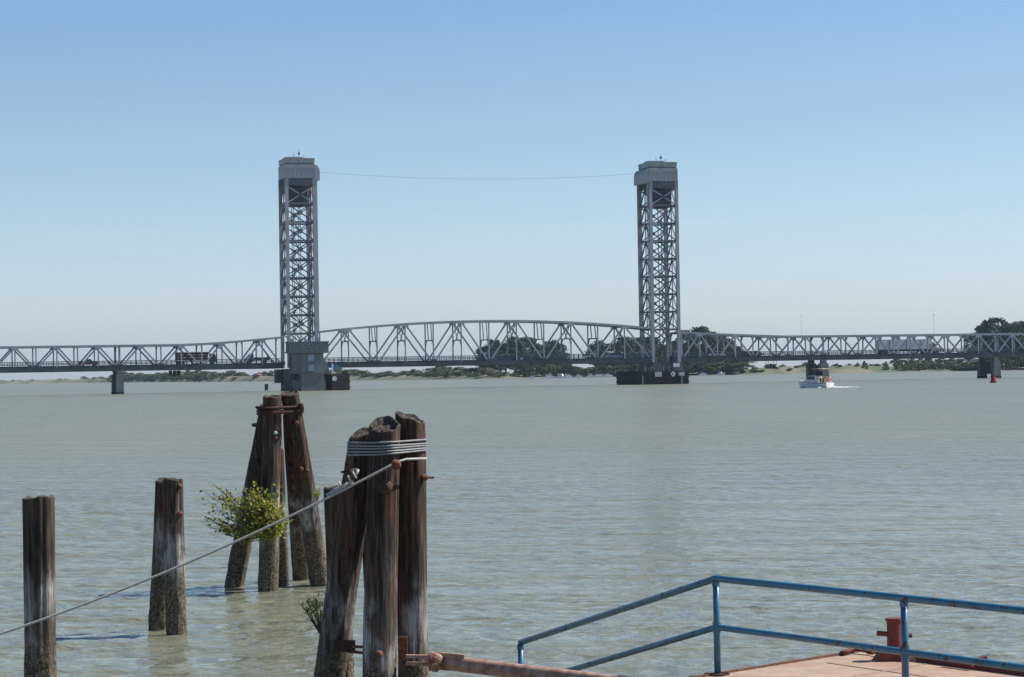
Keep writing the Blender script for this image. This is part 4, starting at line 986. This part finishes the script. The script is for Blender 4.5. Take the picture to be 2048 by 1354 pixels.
# strap between the leaning pile and the front pile, and the channel on the right pile
m_ = MB(); m_.bar(P(668, 1292, 25.62), P(710, 1292, 25.62), .10, .12); m_.build('bracket', M_RUSTD, dn, origin=base)
m_ = MB()
for y0, y1 in ((1293, 1294), (1303, 1307)): m_.tube([P(695, y0, 25.6), P(740, y1, 25.5)], .016, 8)
m_.build('tie_rod', M_RUST, dn, origin=base, smooth=True)
m_ = MB(); m_.box(P(806, 1297, 25.55), (.10, .10, .26), r0, Vector((0, 1, 0))); m_.build('cleat_block', M_RUST, dn, origin=base)

# ------------------------------------------------------------------ wire rope
rope_base = P(790, 925, 25.15); wr = thing('wire_rope', 'pale wire rope wound round the near piles and running off to the left', 'wire rope', rope_base)
z0 = P(775, 900, 25.3).z
m_ = MB()
for i, (dz, ex, tl) in enumerate(((.080, .013, .02), (.045, .015, .008), (.014, .013, .022), (-.020, .015, .03), (-.052, .014, .045))):
    m_.tube(wrap_loop(circ, z0 + dz, ex, tl), .0115, 8, closed=True)
m_.build('wrap', mat('galvanised_wire', (.16, .165, .17), (.27, .275, .275), 60, .5, bump=.002), wr, origin=rope_base, smooth=True)
line = []
for i in range(60):
    t = i / 59; x = 792 - t * 1150; s_ = (792 - x) / 792
    y = 925 + 343 * s_ + 4 * 20 * s_ * (1 - s_); line.append(P(x, y, 25.14 - .9 * t))
m_ = MB(); m_.tube([P(852, 917, 25.55), P(838, 917.5, 25.36), P(812, 918.5, 25.2)] + line, .0135, 8)
m_.build('line', M_ROPE, wr, origin=rope_base, smooth=True)
m_ = MB()
for x, y in ((680, 969), (699, 958), (709, 950)):
    c = P(x, y, 25.06); dd = (P(x + 20, y - 10, 25.06) - c).normalized(); n1 = dd.cross(FWD).normalized()
    m_.tube([c + (n1 * math.cos(t) + FWD * math.sin(t)) * .034 for t in [k * 6.283 / 12 for k in range(12)]], .010, 7, closed=True)
m_.tube([P(713, 948, 25.05), P(716, 941, 25.1), P(711, 938, 25.3), P(704, 941, 25.5)], .016, 7)
m_.build('rope_clip', M_ROPE, wr, origin=rope_base, smooth=True)
m_ = MB(); m_.tube([P(654, 991, 25.08), P(672, 980, 25.06), P(706, 962, 25.06)], [.02, .024, .02], 8); m_.build('dead_end', M_ROPE, wr, origin=rope_base, smooth=True)
# stub pile behind
mb, e, pt, rb_, rt = px_pile(668, 976, 29.5, 682, 1354, 29.6, 44, 50, 31, (0, 0), .03)
base = Vector((e.x, e.y, 0)); props(mb.build('mooring_pile', PM, origin=base, smooth=True), 'short grey brown pile half hidden left of the near pile cluster', 'timber pile')

# ------------------------------------------------------------------ plants on the piles
def leaf_colour_mat(name, cols):
    M = bpy.data.materials.new(name); M.use_nodes = True; nt = M.node_tree; n, l = nt.nodes, nt.links; b = n['Principled BSDF']
    g = n.new('ShaderNodeNewGeometry'); cr = n.new('ShaderNodeValToRGB'); cr.color_ramp.interpolation = 'CONSTANT'; e = cr.color_ramp.elements
    e[0].position, e[0].color = 0, (*cols[0], 1); e[1].position, e[1].color = 1 / len(cols), (*cols[1], 1)
    for i, c in enumerate(cols[2:]): x = e.new((i + 2) / len(cols)); x.color = (*c, 1)
    l.new(g.outputs['Random Per Island'], cr.inputs[0]); l.new(cr.outputs[0], b.inputs['Base Color']); b.inputs['Roughness'].default_value = .55
    tr = n.new('ShaderNodeBsdfTranslucent'); l.new(cr.outputs[0], tr.inputs[0]); mx = n.new('ShaderNodeMixShader'); mx.inputs[0].default_value = .5
    l.new(b.outputs[0], mx.inputs[1]); l.new(tr.outputs[0], mx.inputs[2]); l.new(mx.outputs[0], n['Material Output'].inputs[0]); return M
M_LEAF = leaf_colour_mat('shrub_leaves', [(.36, .39, .04), (.44, .44, .07), (.24, .30, .04), (.31, .36, .04), (.50, .42, .10), (.13, .18, .04), (.40, .42, .07), (.50, .40, .20), (.22, .27, .04)])
M_LEAF2 = leaf_colour_mat('sprig_leaves', [(.22, .28, .07), (.30, .36, .10), (.38, .42, .14)])
def leaf(mb, p, d, n_, L, w):
    d = d.normalized(); s = d.cross(n_).normalized(); n2 = s.cross(d)
    mb.add([p, p + d * L * .45 + s * w / 2 + n2 * w * .12, p + d * L, p + d * L * .45 - s * w / 2 + n2 * w * .12], [(0, 1, 2), (0, 2, 3)])
def rv(rng): return Vector((rng.gauss(0, 1), rng.gauss(0, 1), rng.gauss(0, 1)))
def shrub():
    rng = random.Random(9); root_p = P(538, 1072, 43.4); sh = thing('leafy_shrub', 'yellow green shrub sprouting from the side of the far pile cluster', 'shrub', root_p)
    st, lf = MB(), MB()
    # (x, y, half width, half height, number of twigs, leaves per twig)
    for cx, cy, rx, ry, nt_, nl in ((515, 1005, 42, 52, 40, 23), (530, 1040, 40, 30, 22, 18), (500, 1045, 36, 28, 16, 16), (455, 1025, 44, 44, 22, 13), (432, 985, 26, 32, 13, 10), (545, 1000, 22, 34, 10, 14), (566, 1050, 16, 26, 14, 16), (470, 1060, 30, 16, 8, 9), (425, 1035, 24, 26, 10, 8)):
        for i in range(nt_):
            t = rng.random() * 6.283; q = math.sqrt(rng.random()); Z = 43.35 + rng.uniform(-.28, .25)
            tip = P(cx + rx * q * math.cos(t), cy + ry * q * math.sin(t), Z); mid = root_p.lerp(tip, .55) + Vector((0, 0, -.05)) + rv(rng) * .03
            st.tube([root_p + rv(rng) * .02, mid, tip], [.009, .006, .003], 5)
            for k in range(nl):
                a = .5 + .5 * rng.random() if cx < 470 else .35 + .65 * rng.random(); p = (mid.lerp(tip, (a - .5) * 2) if a > .5 else root_p.lerp(mid, a * 2)) + rv(rng) * .045
                leaf(lf, p, rv(rng) + Vector((0, 0, .3)), rv(rng) + Vector((0, 0, 1.2)), rng.uniform(.055, .09), rng.uniform(.038, .055))
    st.build('stem', M_STEM, sh, origin=root_p); lf.build('foliage', M_LEAF, sh, origin=root_p)
shrub()
def small_shrub(label, cx, cy, rx, ry, Z, xr, yr, seed, nt_, nl, mt, L):
    rng = random.Random(seed); rp_ = P(xr, yr, Z); sh = thing('small_sprig', label, 'plant', rp_); st, lf = MB(), MB()
    for i in range(nt_):
        t = rng.random() * 6.283; q = math.sqrt(rng.random()); tip = P(cx + rx * q * math.cos(t), cy + ry * q * math.sin(t), Z + rng.uniform(-.1, .1)); mid = rp_.lerp(tip, .6) + rv(rng) * .012
        st.tube([rp_, mid, tip], [.006, .005, .002], 5)
        for k in range(nl):
            p = mid.lerp(tip, rng.random() * 1.05) + rv(rng) * .012; leaf(lf, p, (tip - rp_).normalized() * .7 + rv(rng) * .6, rv(rng) + Vector((0, 0, 1)), L * rng.uniform(.7, 1.2), L * .28)
    st.build('stem', M_STEM, sh, origin=rp_); lf.build('foliage', mt, sh, origin=rp_)
small_shrub('small pale green sprig on the right side of the far pile cluster', 636, 985, 6, 18, 44.0, 634, 1010, 3, 8, 10, M_LEAF, .07)
small_shrub('little dark green sprig growing from the leaning near pile', 625, 1212, 22, 18, 25.7, 640, 1268, 6, 13, 9, M_LEAF2, .075)

# ------------------------------------------------------------------ barge, railing, pipe, bitt
DZ = 1.0
C0 = PZ(1728, 1303, DZ); ed1 = (PZ(1405, 1354, DZ) - C0); ed1.z = 0; ed1.normalize(); ed2 = (PZ(2048, 1345, DZ) - C0); ed2.z = 0; ed2.normalize()
bg_ = thing('barge', 'flat barge with worn pinkish deck at the lower right corner', 'barge', C0 - UP * DZ); bb = C0 - UP * DZ
A1, A2 = C0 + ed1 * 6.5, C0 + ed2 * 7.5; A3 = A1 + ed2 * 7.5
def slab(mb, pts, z0, z1):
    n = len(pts); vs = [Vector((p.x, p.y, z0)) for p in pts] + [Vector((p.x, p.y, z1)) for p in pts]
    mb.add(vs, [tuple(range(n))[::-1], tuple(range(n, 2 * n))] + [(i, (i + 1) % n, n + (i + 1) % n, n + i) for i in range(n)]); return mb
slab(MB(), [C0, A1, A3, A2], -.5, DZ - .03).build('hull', M_RUSTD, bg_, origin=bb)
inn = .012; cc_ = (C0 + A3) / 2
slab(MB(), [p.lerp(cc_, .002) for p in (C0, A1, A3, A2)], DZ - .025, DZ).build('deck', M_DECK, bg_, origin=bb)
m_ = MB(); m_.bar(C0 + UP * .015 + ed1 * .1, A1 + UP * .010, .03, .02); m_.build('edge_strip', M_RUST, bg_, origin=bb)
q0, q1 = C0 + ed2 * .35 - ed1 * -.16, C0 + ed2 * 7.4 + ed1 * .16
m_ = MB(); m_.bar(q0 + UP * .045, q1 + UP * .045, .05, .09); m_.bar(C0 + ed2 * .3 + UP * .012, C0 + ed2 * 7.4 + UP * .012, .16, .03); m_.build('kerb', M_OXIDE, bg_, origin=bb)
m_ = MB()                                     # fittings along the far edge
def dk(x, y, z=0.0): return PZ(x, y, DZ + z)
for x, y in ((1920, 1326), (1988, 1334)): MB().tube([dk(x, y), dk(x, y) + UP * .05], .028, 10).build('stud', M_OXIDE, bg_, origin=bb)
m_.bar(dk(1944, 1329) + UP * .035, dk(1972, 1327) + UP * .06, .05, .035); m_.build('cleat', M_OXIDE, bg_, origin=bb)
m_ = MB(); m_.bar(dk(1893, 1334) + UP * .06, dk(1946, 1341) + UP * .05, .03, .03)
m_.build('angle_iron', M_OXIDE, bg_, origin=bb)
m_ = MB(); m_.tube([dk(1686, 1312) + UP * .03, dk(1700, 1309) + UP * .045, dk(1712, 1307) + UP * .05, dk(1730, 1309) + UP * .045, dk(1745, 1311) + UP * .03], .026, 7)
m_.tube([dk(1686, 1311), dk(1686, 1311) + UP * .045], .03, 9); m_.bar(dk(1740, 1308), dk(1754, 1307) + UP * .03, .07, .05); m_.build('hook', M_OXIDE, bg_, origin=bb, smooth=True)
m_ = MB(); m_.tube([dk(1415, 1352), dk(1415, 1352) + UP * .03], .03, 9); m_.tube([dk(1452, 1350), dk(1452, 1350) + UP * .03], .035, 9); m_.build('stud', M_RUSTD, bg_, origin=bb)
m_ = MB()                                     # weld seams between the deck plates
for t_ in (1.15, 2.6, 4.05): m_.bar(C0 + ed1 * .12 + ed2 * t_ + UP * .003, A1 + ed2 * t_ + UP * .002, .022, .005)
for t_ in (.95, 2.5): m_.bar(C0 + ed2 * .3 + ed1 * t_ + UP * .004, C0 + ed2 * 7 + ed1 * t_ + UP * .002, .022, .005)
m_.build('weld_seams', M_SEAM, bg_, origin=bb)
# mooring bitt
bt = dk(1790, 1320); Z_ = (bt - CAM).dot(f_); k = Z_ / F; bit = thing('mooring_bitt', 'dark red mooring bitt with cross bar on the barge corner', 'mooring bitt', bt)
m_ = MB(); m_.prism([(-41 * k, .0), (41 * k, .0), (40 * k, 8 * k), (24 * k, 24 * k), (-24 * k, 25 * k), (-34 * k, 10 * k)], (0, 0, 0), XA, UP, YA, .26); m_.build('base', M_OXIDE, bit)
po = MB().tube([(0, 0, 16 * k), (0, 0, 78 * k), (0, 0, 79 * k), (0, 0, 84 * k)], [15 * k, 15 * k, 18 * k, 18 * k], 20).build('post', M_OXIDE, bit)
m_ = MB(); m_.tube([(-35 * k, .0, 54 * k), (35 * k, .02, 48 * k)], 5 * k, 10); m_.build('cross_bar', M_OXIDE, bit, smooth=False)
m_ = MB(); m_.prism([(0, 0), (28 * k, 0), (4 * k, 26 * k)], (14 * k, -.14, 0), XA, UP, YA, .03); m_.build('gusset', M_PIPE, bit)
# railing
p1, p2 = P(1432, 1160, 23.0), P(1808, 1193, 20.75); dirr = (p2 - p1); dirr.z = 0; dirr.normalize(); p1.z = p2.z = (p1.z + p2.z) / 2
p3 = p1 + (p2 - p1) * 2.2; p0 = P(1041, 1285, 26.6)
rl = thing('railing', 'chipped blue pipe railing on the barge sloping down to the left', 'railing', p1 - UP * .95); rb = p1 - UP * .95
gap = .475; pr = .0345
m_ = MB(); m_.tube([p0, p0.lerp(p1, .97), p0.lerp(p1, .992) + UP * .004, p1.lerp(p2, .012) + UP * .002, p1.lerp(p2, .04), p2, p3], pr, 14); m_.build('top_rail', M_BLUE, rl, origin=rb, smooth=True)
m_ = MB(); m_.tube([p0 - UP * gap, p0.lerp(p1, .985) - UP * gap, p1 - UP * gap, p1.lerp(p2, .02) - UP * gap, p2 - UP * gap, p3 - UP * gap], pr * .92, 14); m_.build('mid_rail', M_BLUE, rl, origin=rb, smooth=True)
for p, L in ((p0, .95), (p1, .94), (p2, .96), (p3, .96)):
    m_ = MB(); m_.tube([p - UP * L, p - UP * .02], pr * .95, 14); o = m_.build('post', M_BLUE, rl, origin=rb, smooth=True)
    m_ = MB(); m_.tube([p - UP * (gap + .05), p - UP * (gap - .05)], pr * 1.22, 14); m_.build('weld_collar', M_BLUE, o, origin=rb)
    MB().tube([p - UP * .075, p - UP * .03], pr * 1.15, 14).build('weld_collar', M_BLUE, o, origin=rb)
    MB().tube([p - UP * L, p - UP * (L - .012)], pr * 2.6, 16).build('base_plate', M_RUSTD, o, origin=rb)
# gangway under the sloping rail (its walkway lies below the frame)
gw_a = p1 - UP * 1.0; gw_b = p0 - UP * 1.0; sd = Vector((dirr.y, -dirr.x, 0))
props(MB().box((gw_a + gw_b) / 2 + sd * -.45 - UP * .12, ((gw_a - gw_b).length, .9, .08), (gw_a - gw_b).normalized(), sd, (gw_a - gw_b).normalized().cross(sd)).build('gangway', M_RUSTD, origin=gw_b), 'narrow gangway plank under the sloping blue rail', 'gangway')
# mooring pipe and its clamp
pa, pe = P(878, 1324, 25.35), P(1330, 1378, 22.7)
pp = thing('mooring_pipe', 'long rusty pipe hinged to the near pile cluster and running to the barge', 'pipe', pa)
m_ = MB(); m_.tube([pa.lerp(pe, t) for t in [i / 12 for i in range(13)]], .079, 20); m_.build('tube', M_PIPE, pp, origin=pa, smooth=True)
m_ = MB(); m_.tube([pa.lerp(pe, .005), pa.lerp(pe, .045)], .083, 20); m_.build('collar', M_PIPE, pp, origin=pa)
m_ = MB(); m_.bar(P(866, 1308, 25.36), P(930, 1314, 24.98), .03, .05); m_.tube([P(862, 1312, 25.3), P(874, 1318, 25.2), P(884, 1322, 25.2)], [.05, .065, .05], 10); m_.tube([P(868, 1334, 25.2), P(872, 1336, 25.1)], .045, 9)
m_.build('hinge', M_PIPE, pp, origin=pa)
m_ = MB()
for y in (1312.5, 1327): m_.bar(P(812, y, 25.38), P(866, y + 1, 25.3), .05, .035)
m_.bar(P(862, 1310, 25.28), P(864, 1341, 25.28), .05, .06); m_.box(P(868, 1326, 25.3), (.04, .14, .17)); m_.tube([P(853, 1318, 25.3), P(853, 1318, 25.15)], .03, 9)
m_.build('clamp', M_PIPE, pp, origin=pa)

# ------------------------------------------------------------------ haze
hz = MB(); hz.box((0, 2000, 50), (14000, 13000, 106))
M = bpy.data.materials.new('haze_air'); M.use_nodes = True; nt = M.node_tree
for n_ in list(nt.nodes):
    if n_.type == 'BSDF_PRINCIPLED': nt.nodes.remove(n_)
pv = nt.nodes.new('ShaderNodeVolumePrincipled'); pv.inputs['Color'].default_value = (.68, .83, 1, 1); pv.inputs['Density'].default_value = 4.2e-5
nt.links.new(pv.outputs[0], nt.nodes['Material Output'].inputs['Volume'])
props(hz.build('haze', M), 'thin pale summer haze over the river', 'haze', kind='stuff')
